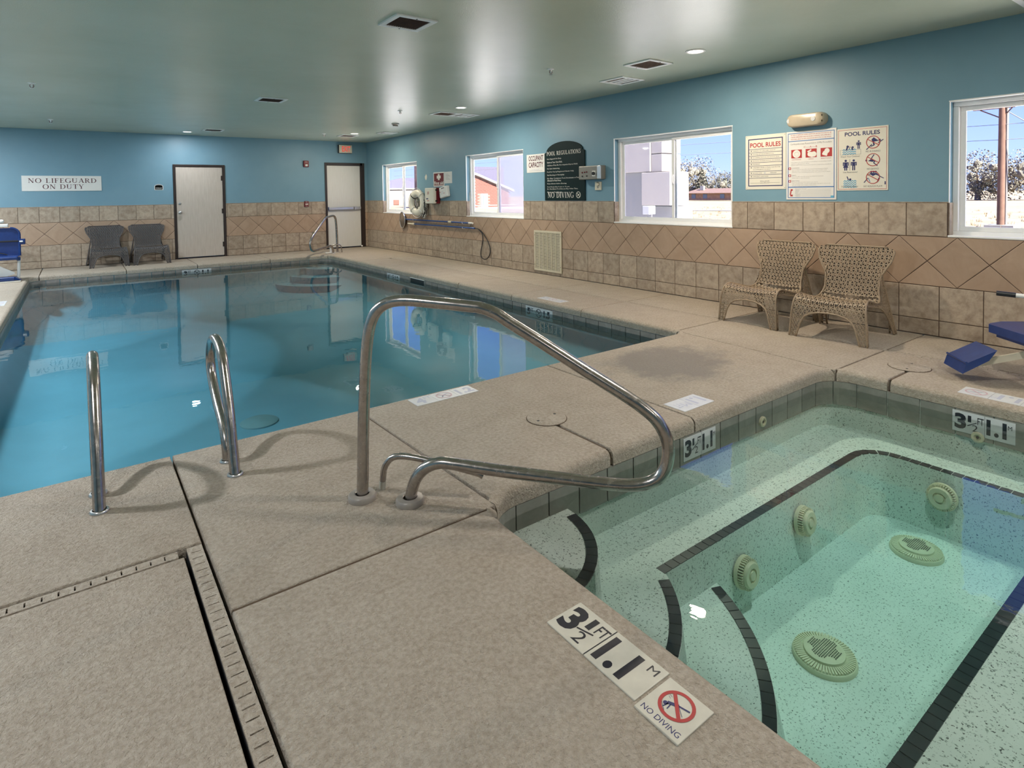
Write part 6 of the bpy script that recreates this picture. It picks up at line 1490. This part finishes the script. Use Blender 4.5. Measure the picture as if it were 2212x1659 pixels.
# utility pole and wires
t = thing('utility_pole', 'wooden utility pole with crossarm standing outside the nearest window', 'utility pole', (32, 7.83, gz(32)))
MB().tube([(0, 0, 0), (0, -.03, 8.5)], .135, 14, r1=.11).build('pole', MAT['pole_wood'], t)
q = MB(); q.box((-.06, -.45, 5.18), (.06, 1.0, 5.30)); q.build('crossarm', MAT['pole_wood'], t)
q = MB(); q.tube([(0, -.35, 5.18), (0, 0, 4.75)], .025, 6); q.tube([(0, .75, 5.18), (0, 0, 4.75)], .025, 6); q.build('brace', MAT['pole_wood'], t)
for y in (-.4, .45, .9): MB().lathe([(.03, 0), (.05, .05), (.03, .12), (0, .13)], (0, y, 5.30), 10).build('insulator', MAT['stucco_grey'], t)
MB().tube([(.16, -.14, 0), (.16, -.16, 8.2)], .05, 8).build('conduit', MAT['stucco_grey'], t)
MB().box((-.5, -.55, -.1), (.6, .45, .18)).build('concrete_footing', MAT['concrete_ext'], t)
for z, lab in ((4.40, 'upper utility wire running from the pole past the windows'), (3.75, 'lower utility wire running from the pole past the windows')):
    w = thing('utility_wire', lab, 'wire', (32, 7.83, z - 0.4)); MB().tube([(0, -30 + 2 * i, .10 * ((i - 15) / 15) ** 2 * 0 + (.35 if i > 15 else 0) * min(1, (i - 15) / 8) ) for i in range(0, 46)], .012, 5).build('wire', MAT['stucco_grey'], w)
w = thing('guy_wire', 'slanting guy wire right of the utility pole', 'wire', (32, 7.6, gz(32))); MB().tube([(0, 0, 5.0), (0, -6, 0)], .02, 5).build('cable', MAT['stucco_grey'], w)
# brick building beyond the second window
by = 72.0
t = thing('brick_building', 'red brick gabled building with white door seen through the second window', 'building', (44, by, -.8))
poly = [(-4, 0), (8.6, 0), (8.6, 2.9), (3.2, 5.6 - .9), (-4, 7.0)]
Mb = Matrix(((1, 0, 0, 0), (0, 0, 1, 0), (0, 1, 0, 0), (0, 0, 0, 1)))
MB().prism(poly, 0, 6, Mb).build('wall', MAT['mortar'], t)
bk = MB(); bw_, bh_ = .62, .22; r = 0; z = .02
while z < 6.9:
    x = 2.8 - (r % 2) * bw_ / 2
    while x < 8.5:
        top = lerp(x + bw_, [-4, 3.2, 8.6], [7.0, 4.7, 2.9])
        if z + bh_ < top - .05 and not (3.55 < x + bw_ and x < 4.95 and z < 2.1): bk.box((x + .02, -.03, z + .015), (x + bw_ - .02, .01, z + bh_ - .015))
        x += bw_
    z += bh_; r += 1
tag(bk.build('bricks', MAT['brick'], t), kind='stuff')
q = MB()
for (xa, za), (xb, zb) in (((-4, 7.0), (3.2, 4.72)), ((3.2, 4.72), (9.4, 2.45))): q.add([(xa, -.5, za), (xb, -.5, zb), (xb, -.5, zb + .28), (xa, -.5, za + .28), (xa, .1, za), (xb, .1, zb), (xb, .1, zb + .28), (xa, .1, za + .28)], [(0, 1, 2, 3), (4, 7, 6, 5), (0, 4, 5, 1), (3, 2, 6, 7)])
q.build('fascia', MAT['trimwhite'], t)
q = MB(); q.add([(-4, -.5, 7.28), (9.4, -.5, 2.73), (9.4, 7, 2.73 + 2.4), (-4, 7, 7.28)], [(0, 1, 2, 3)]); q.add([(-5, 3, 6.3), (10, 3, 6.3), (10, 3, 2.9), (-5, 3, 2.9)], [(0, 1, 2, 3)]); q.build('roof', MAT['roof'], t)
MB().box((3.62, -.12, 0), (4.80, .02, 2.15)).build('door', MAT['trimwhite'], t); MB().box((3.98, -.14, .35), (4.14, -.1, 1.95)).build('door_glass', MAT['window_dark'], t)
t2 = thing('guard_rail', 'low grey pipe rail in front of the brick building', 'fence', (44, by - 9, -.7)); MB().tube([(-4, 0, .55), (4, 0, .55)], .06, 8).build('rail', MAT['stucco_grey'], t2)
for x in (-2.0, .55, 2.6): MB().tube([(x, 0, 0), (x, 0, .75)], .06, 8).build('post', MAT['stucco_grey'], t2)
MB().add([(-12, -14, .12), (8, -14, .05), (8, 9, .08), (-12, 9, .15)], [(0, 1, 2, 3)]).build('pavement', MAT['concrete_ext'], t2)
# metal roofed hall beyond the farthest window
t = thing('metal_roof_hall', 'long low hall with a lilac metal roof seen through the farthest window', 'building', (54, 110, -1.2))
q = MB(); q.box((-9, 0, 0), (6, 10, 3.8)); q.build('wall', MAT['stucco_grey'], t); MB().box((-9.2, -.3, 3.72), (6.3, -.0, 3.95)).build('eave', MAT['trimwhite'], t)
q = MB(); q.add([(-9.2, -.3, 3.9), (6.4, -.3, 3.9), (4.6, 5, 6.25), (1.6, 5, 6.15), (-9.2, 5, 4.0)], [(0, 1, 2, 3, 4)]); q.build('roof', MAT['roof'], t)
MB().box((-2.4, -.15, .6), (-1.2, .05, 1.6)).build('window', MAT['brick'], t)
# stucco wing of the same building, seen through the far half of the third window
t = thing('stucco_wing', 'pale stucco wing with stepped panels seen through the screen of the third window', 'building', (16, 13.5, gz(16)))
z0 = -gz(16)
for nm_, ya, yb, za, zb, xa, m_ in (('panel', -.90, .33, z0 + .87, z0 + 2.0, -.12, 'stucco'), ('panel', .33, 2.6, 0, z0 + 2.03, .12, 'stucco_grey'), ('panel', .0, 2.6, z0 + 2.03, z0 + 4.2, -.05, 'stucco'), ('panel', -.48, -.01, z0 + 2.02, z0 + 2.62, .0, 'stucco'), ('panel', -.48, -.01, z0 + 2.65, z0 + 3.7, .0, 'stucco'), ('panel', -.90, .33, 0, z0 + .84, .10, 'stucco_grey')):
    MB().box((xa, ya, za), (xa + 1.0, yb, zb), .02).build(nm_, MAT[m_], t)
t = thing('utility_cabinet', 'small white cabinet on a stand before the stucco wing', 'cabinet', (14, 11.9, gz(14))); MB().box((-.15, -.13, .96), (.15, .13, 1.22), .02).build('case', MAT['trimwhite'], t)
for y in (-.1, .1): MB().tube([(0, y, 0), (0, y, .98)], .02, 6).build('leg', MAT['stucco_grey'], t)
